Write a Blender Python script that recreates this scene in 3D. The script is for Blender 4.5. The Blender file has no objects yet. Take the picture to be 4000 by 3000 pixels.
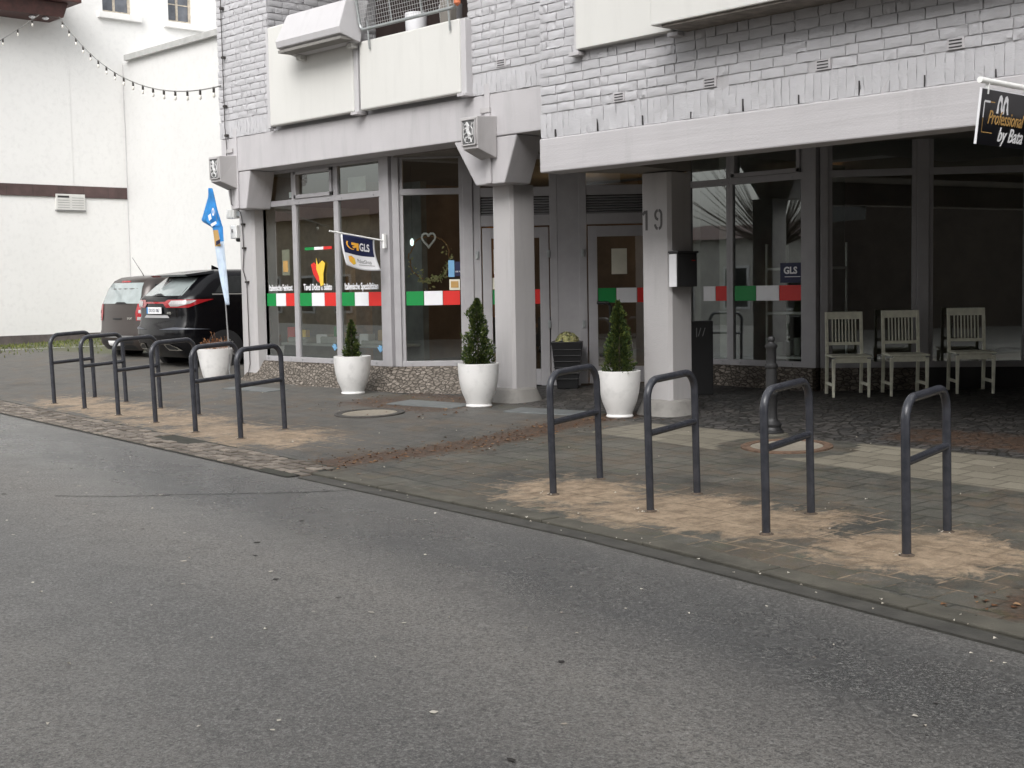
import bpy, bmesh, math, random
from mathutils import Vector, Matrix, noise
R = math.radians
rnd = random.Random(7)
scn = bpy.context.scene
# ---------------------------------------------------------------- camera
cam_d = bpy.data.cameras.new("camera"); cam = bpy.data.objects.new("camera", cam_d)
scn.collection.objects.link(cam); scn.camera = cam
F = Vector((-0.7245762, 0.6853306, -0.0728782)); RT = Vector((0.6879747, 0.7255274, -0.0173433)); UP = RT.cross(F)
cam.matrix_world = Matrix(((RT.x, UP.x, -F.x, 0), (RT.y, UP.y, -F.y, 0), (RT.z, UP.z, -F.z, 1.838), (0, 0, 0, 1)))
cam_d.sensor_width = 36; cam_d.lens = 36 * 5236.9 / 4000; cam_d.clip_start = .05; cam_d.clip_end = 500
# ---------------------------------------------------------------- sky, sun, exposure
SUN_EL, SUN_AZ = R(42), R(151)      # azimuth: compass style rotation of the sky's sun
w = bpy.data.worlds.new("World"); scn.world = w; w.use_nodes = True
nt = w.node_tree; nt.nodes.clear()
sky = nt.nodes.new('ShaderNodeTexSky'); sky.sky_type = 'NISHITA'; sky.sun_disc = False
sky.sun_elevation = SUN_EL; sky.sun_rotation = SUN_AZ; sky.dust_density = 4; sky.air_density = 1.5
hs = nt.nodes.new('ShaderNodeHueSaturation'); hs.inputs['Saturation'].default_value = .12
bg = nt.nodes.new('ShaderNodeBackground'); bg.inputs['Strength'].default_value = .15
wo = nt.nodes.new('ShaderNodeOutputWorld')
nt.links.new(sky.outputs[0], hs.inputs['Color']); nt.links.new(hs.outputs[0], bg.inputs[0]); nt.links.new(bg.outputs[0], wo.inputs[0])
sd = bpy.data.lights.new("sun", 'SUN'); sd.energy = 1.1; sd.angle = R(50); sd.color = (1, .985, .97)
so = bpy.data.objects.new("sun", sd); scn.collection.objects.link(so)
sdir = Vector((math.cos(SUN_EL) * .48, -math.cos(SUN_EL) * .877, math.sin(SUN_EL)))
so.rotation_euler = sdir.to_track_quat('Z', 'Y').to_euler()
scn.view_settings.view_transform = 'Standard'; scn.view_settings.look = 'None'
scn.view_settings.gamma = 1; scn.view_settings.exposure = .82
# ---------------------------------------------------------------- helpers
def link(o): scn.collection.objects.link(o); return o
def tag(o, label=None, cat=None, group=None, kind=None):
    if label: o['label'] = label
    if cat: o['category'] = cat
    if group: o['group'] = group
    if kind: o['kind'] = kind
    return o
def thing(name, label, cat, loc=(0, 0, 0), rz=0, group=None):
    o = bpy.data.objects.new(name, None); link(o); o.empty_display_size = .1
    o.location = loc; o.rotation_euler = (0, 0, rz); return tag(o, label, cat, group)
def frame(x, y, ang, z=0):
    return Matrix.Translation((x, y, z)) @ Matrix.Rotation(R(ang), 4, 'Z')
class MB:
    def __init__(s, M=None): s.v = []; s.f = []; s.m = []; s.M = M or Matrix(); s.cur = 0
    def add(s, vs, fs):
        b = len(s.v); s.v += [tuple(s.M @ Vector(p)) for p in vs]
        s.f += [tuple(b + i for i in f) for f in fs]; s.m += [s.cur] * len(fs)
    def box(s, x0, x1, y0, y1, z0, z1):
        if x0 > x1: x0, x1 = x1, x0
        if y0 > y1: y0, y1 = y1, y0
        if z0 > z1: z0, z1 = z1, z0
        s.add([(x0,y0,z0),(x1,y0,z0),(x1,y1,z0),(x0,y1,z0),(x0,y0,z1),(x1,y0,z1),(x1,y1,z1),(x0,y1,z1)],
              [(0,3,2,1),(4,5,6,7),(0,1,5,4),(1,2,6,5),(2,3,7,6),(3,0,4,7)])
    def hexa(s, bot, top):       # two quads, same winding (ccw from above)
        n = len(bot)
        s.add(list(bot) + list(top), [tuple(reversed(range(n))), tuple(range(n, 2*n))] + [(i, (i+1) % n, n+(i+1) % n, n+i) for i in range(n)])
    def quad(s, a, b, c, d): s.add([a, b, c, d], [(0, 1, 2, 3)])
    def poly(s, pts): s.add(pts, [tuple(range(len(pts)))])
    def tube(s, pts, r, n=12, caps=True):
        pts = [Vector(p) for p in pts]; rings = []; up = None
        for i, p in enumerate(pts):
            t = (pts[min(i+1, len(pts)-1)] - pts[max(i-1, 0)]).normalized()
            if up is None:
                up = Vector((0, 0, 1)) if abs(t.z) < .9 else Vector((1, 0, 0))
            up = (up - t * up.dot(t)).normalized(); bi = t.cross(up)
            rr = r[i] if isinstance(r, (list, tuple)) else r
            rings.append([p + (up * math.cos(2*math.pi*k/n) + bi * math.sin(2*math.pi*k/n)) * rr for k in range(n)])
        vs = [q for g in rings for q in g]; fs = []
        for i in range(len(rings)-1):
            for k in range(n):
                fs.append((i*n+k, i*n+(k+1) % n, (i+1)*n+(k+1) % n, (i+1)*n+k))
        if caps: fs.append(tuple(reversed(range(n)))); fs.append(tuple(range((len(rings)-1)*n, len(rings)*n)))
        s.add(vs, [tuple(reversed(f)) for f in fs])
    def lathe(s, prof, n=32, cx=0, cy=0, capb=True, capt=True):
        vs = []; fs = []
        for r_, z in prof:
            for k in range(n): vs.append((cx + r_*math.cos(2*math.pi*k/n), cy + r_*math.sin(2*math.pi*k/n), z))
        for i in range(len(prof)-1):
            for k in range(n): fs.append((i*n+k, i*n+(k+1) % n, (i+1)*n+(k+1) % n, (i+1)*n+k))
        if capb: fs.append(tuple(reversed(range(n))))
        if capt: fs.append(tuple(range((len(prof)-1)*n, len(prof)*n)))
        s.add(vs, fs)
    def build(s, name, mat, parent=None, smooth=False, bevel=0, loc=None, rot=None):
        me = bpy.data.meshes.new(name); me.from_pydata(s.v, [], s.f); me.validate()
        for m in (mat if isinstance(mat, (list, tuple)) else [mat]): me.materials.append(m)
        if len(me.polygons) == len(s.m): me.polygons.foreach_set('material_index', s.m)
        if smooth:
            me.polygons.foreach_set('use_smooth', [True]*len(me.polygons)); me.set_sharp_from_angle(angle=R(38))
        me.update(); o = bpy.data.objects.new(name, me); link(o)
        if parent: o.parent = parent
        if loc: o.location = loc
        if rot: o.rotation_euler = rot
        if bevel:
            b = o.modifiers.new('bevel', 'BEVEL'); b.width = bevel; b.segments = 2; b.limit_method = 'ANGLE'; b.angle_limit = R(50)
        return o
def copy_tree(o, parent=None):
    c = o.copy(); link(c); c.parent = parent
    for ch in list(o.children): copy_tree(ch, c)
    return c
def gz(x, y): return -.009*x + .033*y           # pavement height
CURB = [(-60, 11.2), (-17.1, 7.06), (-9.3, 6.45), (-5.75, 6.2), (-2.76, 5.75), (0, 5.3), (8, 4.0)]
def yc(x):
    for (a, b), (c, d) in zip(CURB, CURB[1:]):
        if x <= c: return b + (d-b)*(x-a)/(c-a)
    return CURB[-1][1]
# ---------------------------------------------------------------- materials
class Mt:
    def __init__(s, name):
        s.m = bpy.data.materials.new(name); s.m.use_nodes = True; s.t = s.m.node_tree; s.N = s.t.nodes; s.L = s.t.links
        s.b = s.N['Principled BSDF']; s.out = s.N['Material Output']; s._tc = None
    def n(s, ty, **k):
        x = s.N.new(ty)
        for a, b in k.items():
            if a.startswith('i_'): x.inputs[a[2:].replace('_', ' ')].default_value = b
            else: setattr(x, a, b)
        return x
    def tc(s):
        if not s._tc: s._tc = s.n('ShaderNodeNewGeometry')
        return s._tc.outputs['Position']
    def noise(s, scale, detail=4, rough=.55, vec=None, sc=None, dist=0):
        v = vec or s.tc()
        if sc:
            mp = s.n('ShaderNodeMapping'); mp.inputs['Scale'].default_value = sc; s.L.new(v, mp.inputs[0]); v = mp.outputs[0]
        x = s.n('ShaderNodeTexNoise', i_Scale=scale, i_Detail=detail, i_Roughness=rough, i_Distortion=dist); s.L.new(v, x.inputs['Vector']); return x.outputs['Fac']
    def ramp(s, fac, stops):
        x = s.n('ShaderNodeValToRGB'); e = x.color_ramp.elements
        while len(e) < len(stops): e.new(.5)
        for q, (p, c) in zip(e, stops): q.position = p; q.color = (c, c, c, 1) if isinstance(c, (int, float)) else (*c, 1)
        s.L.new(fac, x.inputs[0]); return x.outputs[0]
    def mix(s, fac, a, b, ty='MIX'):
        x = s.n('ShaderNodeMix', data_type='RGBA', blend_type=ty)
        for i, v in ((0, fac), (6, a), (7, b)):
            if hasattr(v, 'links'): s.L.new(v, x.inputs[i])
            elif isinstance(v, (int, float)): x.inputs[i].default_value = v if i == 0 else (v, v, v, 1)
            else: x.inputs[i].default_value = (*v, 1)
        return x.outputs[2]
    def math(s, op, a, b=0, clamp=False):
        x = s.n('ShaderNodeMath', operation=op, use_clamp=clamp)
        for i, v in enumerate((a, b)):
            if hasattr(v, 'links'): s.L.new(v, x.inputs[i])
            else: x.inputs[i].default_value = v
        return x.outputs[0]
    def bump(s, h, dist=.01, strength=1):
        x = s.n('ShaderNodeBump'); x.inputs['Distance'].default_value = dist; x.inputs['Strength'].default_value = strength
        s.L.new(h, x.inputs['Height']); s.L.new(x.outputs[0], s.b.inputs['Normal'])
    def col(s, c):
        if hasattr(c, 'links'): s.L.new(c, s.b.inputs['Base Color'])
        else: s.b.inputs['Base Color'].default_value = (*c, 1)
    def set(s, rough=.6, metal=0, spec=.5, coat=0):
        s.b.inputs['Roughness'].default_value = rough; s.b.inputs['Metallic'].default_value = metal
        s.b.inputs['Specular IOR Level'].default_value = spec; s.b.inputs['Coat Weight'].default_value = coat; return s
def simple(name, c, rough=.6, metal=0, var=.12, scale=6, bump=0, bscale=60, coat=0, spec=.5):
    m = Mt(name); m.set(rough, metal, spec, coat)
    if var:
        n1 = m.noise(scale, 5); lo = tuple(x*(1-var) for x in c); hi = tuple(min(1, x*(1+var)) for x in c)
        m.col(m.mix(m.ramp(n1, [(.3, 0), (.7, 1)]), lo, hi))
    else: m.col(c)
    if bump: m.bump(m.noise(bscale, 3), bump)
    return m.m
def painted(name, c, dirt=.25, bump=.003, bscale=35, streak=True, rough=.75):
    m = Mt(name); m.set(rough, spec=.3)
    n1 = m.noise(1.3, 5, .6); n2 = m.noise(6, 6, .65, sc=(1, 1, .12)) if streak else m.noise(9, 4)
    a = m.mix(m.ramp(n1, [(.35, 0), (.7, 1)]), tuple(x*(1-dirt*.45) for x in c), c)
    b = m.mix(m.ramp(n2, [(.5, 0), (.8, 1)]), a, tuple(x*(1-dirt)*.97 for x in c))
    m.col(b); m.bump(m.mix(.5, m.noise(bscale, 5, .6), m.noise(bscale*4, 2)), bump); return m.m
GREY = (.47, .455, .465)
M_brick = painted('painted_brick', (.47, .465, .48), .05, .008, 26, False)
M_mortar = painted('painted_mortar', (.44, .43, .44), .10, .004, 60, False)
M_conc = painted('painted_concrete', GREY, .17, .0025, 28)
def boardmarked():
    m = Mt('board_marked_concrete'); m.set(.75, spec=.3); n2 = m.noise(5, 6, .65, sc=(1, 1, .15)); n3 = m.noise(2, 4, .6, sc=(.25, .25, 7)); n1 = m.noise(1.2, 4)
    c = m.mix(m.ramp(n1, [(.35, 0), (.7, 1)]), tuple(x*.93 for x in GREY), GREY); c = m.mix(m.ramp(n2, [(.55, 0), (.8, .8)]), c, tuple(x*.8 for x in GREY)); c = m.mix(m.ramp(n3, [(.58, 0), (.68, .3)]), c, tuple(x*.82 for x in GREY)); m.col(c)
    m.bump(m.math('ADD', n3, m.math('MULTIPLY', m.noise(60, 4), .5)), .005); return m.m
M_board = boardmarked()
M_pillar = painted('pillar_concrete', (.43, .415, .415), .16, .0035, 30)
M_cream = painted('cream_panel', (.60, .595, .57), .06, .0012, 50)
M_trough = painted('trough_concrete', (.50, .49, .50), .12, .001, 60)
M_plaster = painted('white_plaster', (.73, .725, .71), .07, .005, 9, False)
M_plaster2 = painted('white_plaster_bright', (.585, .583, .575), .06, .004, 9, False)
M_frame = simple('window_frame_paint', (.34, .33, .34), .45, var=.06)
M_louvre = simple('louvre_dark', (.03, .028, .028), .6, var=0)
M_dark = simple('dark_interior', (.012, .011, .011), .9, var=0)
M_inter = simple('shop_interior_wall', (.16, .12, .085), .9, var=.3, scale=2)
M_interl = simple('pale_interior', (.35, .36, .33), .9, var=.2, scale=3)
M_soffit = painted('soffit_paint', (.20, .185, .165), .2, .003, 20, False)
M_brown = simple('brown_tile_band', (.075, .045, .042), .55, var=.35, scale=3)
M_eave = simple('brown_timber', (.06, .022, .018), .6, var=.35, scale=8)
M_anth = Mt('anthracite_paint'); M_anth.set(.27, 0, .5)
M_anth.col(M_anth.mix(M_anth.ramp(M_anth.noise(14, 4), [(.35, 0), (.7, 1)]), (.032, .034, .042), (.05, .052, .062))); M_anth.bump(M_anth.noise(160, 2), .0006)
M_anth = M_anth.m
M_cbase = painted('column_base_concrete', (.24, .23, .215), .3, .005, 18, False)
M_pot = painted('white_glazed_pot', (.74, .73, .715), .24, .002, 25, False, .4)
M_soil = simple('soil', (.03, .018, .012), .95, var=.4, scale=40, bump=.01)
M_black = simple('black_plastic', (.012, .012, .013), .45, var=.1)
M_chair = simple('pale_olive_chair_paint', (.78, .77, .64), .55, var=.12, scale=14, bump=.0008)
M_cast = simple('cast_iron_paint', (.018, .018, .019), .5, var=.25, scale=20, bump=.001)
M_rust = simple('rusty_iron', (.12, .075, .05), .8, var=.35, scale=18, bump=.003)
M_cover = simple('concrete_cover', (.22, .195, .155), .9, var=.15, scale=25, bump=.002)
M_plate = simple('grey_metal_plate', (.14, .15, .15), .5, .2, var=.15, scale=9)
M_metal = simple('galvanised_metal', (.34, .36, .36), .45, .5, var=.12, scale=20)
M_white = simple('white_plastic', (.82, .82, .80), .5, var=.04)
M_green = simple('green_decal', (.0, .22, .045), .5, var=.04)
M_red = simple('red_decal', (.60, .02, .015), .5, var=.04)
M_wdecal = simple('white_decal', (.74, .74, .76), .5, var=.03)
M_navy = simple('navy_print', (.008, .012, .05), .6, var=.1)
M_orange = simple('orange_print', (.85, .42, .05), .6, var=.05)
M_gold = simple('gold_print', (.42, .25, .08), .6, var=.1)
M_blue = simple('blue_flag_cloth', (.02, .20, .50), .7, var=.25, scale=8)
M_pale = simple('pale_blue_cloth', (.44, .52, .62), .7, var=.15, scale=6)
M_ltblue = simple('light_blue_paper', (.16, .35, .55), .6, var=.05)
M_grey = simple('grey_print', (.2, .2, .2), .6, var=0)
M_dgrey = simple('number_paint', (.10, .095, .095), .8, var=.15, scale=30)
M_wire = simple('dark_wire', (.03, .025, .022), .6, var=0)
M_rub = simple('tyre_rubber', (.015, .015, .016), .75, var=.2)
M_carblk = simple('black_car_paint', (.003, .003, .004), .2, var=0, coat=.15, spec=.25)
M_carbrn = simple('brown_car_paint', (.045, .035, .031), .3, .4, var=0, coat=.5)
M_cglass = simple('car_glass', (.012, .014, .014), .05, var=0, coat=1)
M_cglass2 = simple('car_glass_clear', (.30, .34, .34), .1, var=.1, coat=1)
M_tail = simple('red_lamp', (.30, .01, .015), .15, var=0, coat=1)
M_tailw = simple('clear_lamp', (.45, .43, .43), .15, .3, var=.15, scale=40, coat=1)
M_chrome = simple('chrome', (.8, .78, .72), .15, 1, var=0)
M_numpl = simple('plate_white', (.8, .8, .8), .4, var=0)
M_alloy = simple('alloy_rim', (.55, .55, .56), .3, .8, var=0)
M_paper = simple('paper', (.62, .60, .50), .8, var=.08)
M_wood = simple('warm_wood', (.28, .14, .05), .7, var=.3, scale=6)
M_bark = simple('bark', (.05, .035, .025), .9, var=.3, scale=30)
M_obr = simple('opposite_brick', (.42, .35, .28), .85, var=.35, scale=5)
M_opw = simple('opposite_render', (.55, .53, .50), .85, var=.1)
M_yellow = simple('yellow_plastic', (.75, .5, .05), .5, var=.1)
def leafmat(name, a, b, c):
    m = Mt(name); m.set(.6, spec=.25)
    info = m.n('ShaderNodeNewGeometry')
    m.col(m.ramp(info.outputs['Random Per Island'], [(0, a), (.55, b), (1, c)])); return m.m
M_conifer = leafmat('conifer_needles', (.018, .034, .012), (.045, .07, .018), (.11, .13, .03))
M_leafbr = leafmat('fallen_leaves', (.05, .022, .012), (.14, .065, .03), (.28, .17, .09))
M_twig = leafmat('dry_twigs', (.06, .03, .02), (.25, .11, .05), (.45, .22, .10))
M_cream_fl = leafmat('cream_flowers', (.35, .32, .12), (.55, .52, .25), (.12, .16, .05))
M_bits = leafmat('pale_bits', (.45, .42, .36), (.62, .58, .5), (.35, .30, .25))
# glass: thin, mirror by angle, see-through otherwise
def glassmat(name, tint, boost):
    m = Mt(name); m.N.remove(m.b)
    tr = m.n('ShaderNodeBsdfTransparent'); tr.inputs[0].default_value = (*tint, 1)
    gl = m.n('ShaderNodeBsdfGlossy'); gl.inputs['Roughness'].default_value = .015; gl.inputs[0].default_value = (.9, .95, .93, 1)
    nz = m.noise(1.1, 2); bp = m.n('ShaderNodeBump'); bp.inputs['Distance'].default_value = .02; bp.inputs['Strength'].default_value = .03
    m.L.new(nz, bp.inputs['Height']); m.L.new(bp.outputs[0], gl.inputs['Normal'])
    fr = m.n('ShaderNodeFresnel'); fr.inputs[0].default_value = 1.52
    f2 = m.math('ADD', m.math('MULTIPLY', fr.outputs[0], 1.3), boost, True)
    mx = m.n('ShaderNodeMixShader'); m.L.new(f2, mx.inputs[0]); m.L.new(tr.outputs[0], mx.inputs[1]); m.L.new(gl.outputs[0], mx.inputs[2])
    m.L.new(mx.outputs[0], m.out.inputs[0]); return m.m
M_glass = glassmat('shop_glass', (.85, .90, .87), .19)
# asphalt
m = Mt('asphalt'); m.set(.5, spec=.5)
sp = m.noise(150, 2, .8); sp2 = m.noise(55, 3, .75); big = m.noise(.9, 3, .5, sc=(.14, 1, 1)); mid = m.noise(2.2, 6, .65, sc=(.6, 1, 1))
ln = m.n('ShaderNodeVertexColor', layer_name='lane'); lsep = m.n('ShaderNodeSeparateColor'); m.L.new(ln.outputs[0], lsep.inputs[0])
lv = m.math('ADD', lsep.outputs[0], m.math('MULTIPLY', m.math('SUBTRACT', m.noise(.8, 4, .6), .5), .11))
base = m.mix(m.ramp(lv, [(.0, .3), (.05, .42), (.10, .1), (.24, .0), (.33, .55), (.42, .95), (.50, .75), (.60, .35), (.70, .45), (.80, .9), (1, .8)]), (.056, .058, .060), (.205, .190, .170))
base = m.mix(m.math('MULTIPLY', m.ramp(big, [(.35, 0), (.65, 1)]), .15), base, (.15, .143, .135))
base = m.mix(m.ramp(mid, [(.4, .0), (.72, .22)]), base, (.095, .094, .092))
base = m.mix(m.ramp(m.noise(.6, 4, .6), [(.5, 0), (.7, .2)]), base, (.16, .15, .135))
vg = m.n('ShaderNodeTexVoronoi', i_Scale=75); m.L.new(m.tc(), vg.inputs['Vector']); vgs = m.n('ShaderNodeSeparateColor'); m.L.new(vg.outputs['Color'], vgs.inputs[0])
base = m.mix(m.ramp(vgs.outputs[0], [(.0, .6), (.35, .0)]), base, (.045, .040, .040)); base = m.mix(m.ramp(vgs.outputs[0], [(.72, 0), (1, .42)]), base, (.26, .26, .245))
base = m.mix(m.ramp(sp2, [(.36, .8), (.47, 0)]), base, (.045, .044, .043))
base = m.mix(m.math('MULTIPLY', m.ramp(m.noise(4.5, 7, .8), [(.56, 0), (.66, .55)]), 1), base, (.055, .053, .052))
base = m.mix(m.ramp(sp2, [(.55, 0), (.66, .75)]), base, (.30, .29, .27))
base = m.mix(m.ramp(sp, [(.56, 0), (.70, .7)]), base, (.36, .35, .33)); base = m.mix(m.ramp(sp, [(.34, .7), (.46, 0)]), base, (.03, .03, .03))
for sc_v, th in ((1.9, .05), (3.7, .06)):
    vo = m.n('ShaderNodeTexVoronoi', i_Scale=sc_v); m.L.new(m.tc(), vo.inputs['Vector'])
    rough_d = m.math('ADD', vo.outputs['Distance'], m.math('MULTIPLY', m.math('SUBTRACT', m.noise(22, 3), .5), .07))
    spot = m.math('MULTIPLY', m.ramp(rough_d, [(th*.6, .8), (th, 0)]), m.ramp(m.noise(.9, 2), [(.52, 0), (.58, 1)])); base = m.mix(spot, base, (.028, .027, .026))
m.col(base)
m.L.new(m.math('ADD', m.ramp(lv, [(.0, .45), (.14, .27), (.28, .28), (.42, .52), (.7, .42), (1, .5)]), m.math('MULTIPLY', m.math('SUBTRACT', m.noise(1.5, 5, .7), .5), .35)), m.b.inputs['Roughness'])
m.bump(m.math('ADD', sp2, m.math('MULTIPLY', sp, .5)), .008); M_asph = m.m
# pavement, driven by painted region masks (what the ground is made of, not its shade)
def pavemat():
    m = Mt('pavement'); m.set(.62, spec=.4)
    at = m.n('ShaderNodeVertexColor', layer_name='mask'); sep = m.n('ShaderNodeSeparateColor'); m.L.new(at.outputs[0], sep.inputs[0])
    at2 = m.n('ShaderNodeVertexColor', layer_name='mask2'); sep2 = m.n('ShaderNodeSeparateColor'); m.L.new(at2.outputs[0], sep2.inputs[0])
    mp = m.n('ShaderNodeMapping'); mp.inputs['Rotation'].default_value = (0, 0, R(5)); m.L.new(m.tc(), mp.inputs[0])
    br = m.n('ShaderNodeTexBrick', i_Scale=1); br.inputs['Color1'].default_value = (.9, .9, .9, 1); br.inputs['Color2'].default_value = (.25, .25, .25, 1)
    br.inputs['Mortar'].default_value = (0, 0, 0, 1); br.inputs['Mortar Size'].default_value = .011; br.inputs['Mortar Smooth'].default_value = .4
    br.inputs['Brick Width'].default_value = .29; br.inputs['Row Height'].default_value = .24
    m.L.new(mp.outputs[0], br.inputs['Vector'])
    fine = m.noise(90, 4, .7); mid = m.noise(4, 6, .65); big = m.noise(.8, 4)
    c = m.mix(m.ramp(br.outputs['Color'], [(.2, 0), (.95, 1)]), (.070, .068, .060), (.112, .106, .092))
    c = m.mix(m.ramp(mid, [(.35, 0), (.7, .75)]), c, (.052, .055, .042))
    c = m.mix(m.ramp(big, [(.45, 0), (.7, .55)]), c, (.15, .138, .115))
    c = m.mix(m.ramp(m.noise(2.1, 6, .75), [(.5, 0), (.68, .65)]), c, (.105, .078, .052))
    c = m.mix(m.ramp(m.noise(1.3, 6, .75, dist=.6), [(.52, 0), (.62, .7)]), c, (.040, .040, .036))
    c = m.mix(m.ramp(m.noise(6.5, 6, .8), [(.54, 0), (.64, .45)]), c, (.17, .16, .135))
    c = m.mix(m.ramp(m.noise(3.3, 5, .7), [(.56, 0), (.7, .5)]), c, (.075, .085, .045))
    # left part: asphalt-like dark slabs
    c = m.mix(sep2.outputs[1], c, m.mix(m.ramp(mid, [(.3, 0), (.7, 1)]), (.070, .068, .062), (.112, .106, .096)))
    c = m.mix(m.ramp(m.noise(1.7, 7, .78, dist=.4), [(.5, 0), (.62, .6)]), c, (.125, .092, .062))
    c = m.mix(m.ramp(m.noise(.9, 6, .7, dist=.8), [(.54, 0), (.64, .5)]), c, (.045, .045, .042))
    c = m.mix(m.ramp(m.noise(9, 6, .8), [(.55, 0), (.66, .4)]), c, (.19, .175, .15))
    joint = br.outputs['Fac']
    jn = m.math('MULTIPLY', joint, m.math('SUBTRACT', 1, m.math('MULTIPLY', sep2.outputs[1], .8)))
    c = m.mix(m.math('MULTIPLY', m.math('MULTIPLY', jn, m.ramp(m.noise(3, 4), [(.4, .25), (.65, .9)])), .75), c, (0.026, 0.026, 0.020))
    # yellow slabs
    yel = m.mix(m.ramp(br.outputs['Color'], [(.4, 0), (.95, 1)]), (0.171, 0.154, 0.120), (0.257, 0.235, 0.184))
    yel = m.mix(m.ramp(mid, [(.35, 0), (.75, .5)]), yel, (0.147, 0.133, 0.102)); yel = m.mix(m.math('MULTIPLY', jn, .45), yel, (0.085, 0.078, 0.061))
    c = m.mix(m.ramp(sep.outputs[2], [(.42, 0), (.58, 1)]), c, yel)
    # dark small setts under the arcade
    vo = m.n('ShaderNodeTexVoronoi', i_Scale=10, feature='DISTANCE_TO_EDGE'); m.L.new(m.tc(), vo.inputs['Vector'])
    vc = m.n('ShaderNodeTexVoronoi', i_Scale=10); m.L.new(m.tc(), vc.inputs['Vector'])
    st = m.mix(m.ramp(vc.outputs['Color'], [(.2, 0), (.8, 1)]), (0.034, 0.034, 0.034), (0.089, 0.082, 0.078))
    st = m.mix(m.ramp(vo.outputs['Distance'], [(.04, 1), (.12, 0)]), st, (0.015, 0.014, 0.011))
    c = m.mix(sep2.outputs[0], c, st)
    # rust-brown leaf mould
    rm = m.ramp(m.math('ADD', m.math('MULTIPLY', sep.outputs[1], 1.2), m.math('MULTIPLY', m.math('SUBTRACT', m.noise(9, 5, .7), .5), 1.3)), [(.45, 0), (.75, .85)])
    c = m.mix(rm, c, m.mix(m.ramp(m.noise(30, 3), [(.4, 0), (.65, 1)]), (0.041, 0.024, 0.015), (0.112, 0.063, 0.038)))
    # moss
    mm = m.ramp(m.math('ADD', m.math('MULTIPLY', sep2.outputs[2], 1.1), m.math('MULTIPLY', m.math('SUBTRACT', m.noise(7, 5, .7), .5), 1.2)), [(.45, 0), (.8, .8)])
    c = m.mix(mm, c, (0.063, 0.070, 0.023))
    # sand: first it fills the joints, then it covers the slabs
    sn = m.math('ADD', m.math('MULTIPLY', m.math('SUBTRACT', m.noise(2.6, 7, .75, dist=.8), .5), 3.3), m.math('MULTIPLY', m.math('SUBTRACT', m.noise(13, 6, .75), .5), 1.5))
    sn = m.math('ADD', m.math('MULTIPLY', sep.outputs[0], 1.45), m.math('MULTIPLY', sn, m.ramp(sep.outputs[0], [(.0, .15), (.25, 1)])))
    sj = m.math('MULTIPLY', m.ramp(sn, [(.05, 0), (.35, .8)]), joint)
    sa = m.math('MAXIMUM', m.ramp(sn, [(.44, 0), (.62, .4), (.95, .85)]), sj)
    sc_ = m.mix(m.ramp(m.noise(7, 7, .75), [(.38, 0), (.62, 1)]), (.22, .16, .105), (.43, .325, .222))
    c = m.mix(sa, c, sc_)
    c = m.mix(m.math('MULTIPLY', m.math('MULTIPLY', joint, sa), m.ramp(m.noise(4, 4), [(.42, 0), (.6, .4)])), c, (.10, .075, .05))
    c = m.mix(m.ramp(fine, [(.3, .55), (.5, 0)]), c, m.mix(.6, c, (0.015, 0.015, 0.015)))
    c = m.mix(m.ramp(fine, [(.58, 0), (.8, .5)]), c, (0.282, 0.261, 0.223))
    m.col(c)
    h = m.math('ADD', m.math('MULTIPLY', fine, .35), m.math('MULTIPLY', joint, -.8)); h = m.math('ADD', h, m.math('MULTIPLY', m.ramp(vo.outputs['Distance'], [(.0, 0), (.12, 1)]), m.math('MULTIPLY', sep2.outputs[0], 1.2)))
    m.bump(h, .008); return m.m
M_pave = pavemat()
M_kerb = simple('kerb_stone', (.082, .076, .060), .8, var=.3, scale=5, bump=.004, bscale=60)
M_sett = leafmat('sett_stone', (.11, .092, .076), (.165, .142, .12), (.24, .205, .17)); 
M_gutter = simple('gutter_dirt', (.035, .034, .026), .9, var=.4, scale=9)
M_crack = simple('asphalt_crack', (.02, .02, .02), .9, var=0)
M_line = simple('line_paint', (.6, .6, .58), .8, var=.3, scale=8)
m = Mt('plinth_setts'); m.set(.8)
mp = m.n('ShaderNodeMapping'); mp.inputs['Scale'].default_value = (1, .8, 1.7); m.L.new(m.tc(), mp.inputs[0])
vo = m.n('ShaderNodeTexVoronoi', i_Scale=15, feature='DISTANCE_TO_EDGE'); m.L.new(mp.outputs[0], vo.inputs['Vector'])
vc = m.n('ShaderNodeTexVoronoi', i_Scale=15); m.L.new(mp.outputs[0], vc.inputs['Vector'])
c = m.mix(m.ramp(vc.outputs['Color'], [(.2, 0), (.8, 1)]), (.13, .11, .09), (.22, .19, .16))
c = m.mix(m.ramp(vo.outputs['Distance'], [(.02, 1), (.10, 0)]), c, (.075, .062, .05)); m.col(c)
m.bump(m.math('ADD', m.ramp(vo.outputs['Distance'], [(0, 0), (.15, 1)]), m.math('MULTIPLY', m.noise(60, 3), .3)), .02); M_plinth = m.m
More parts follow.
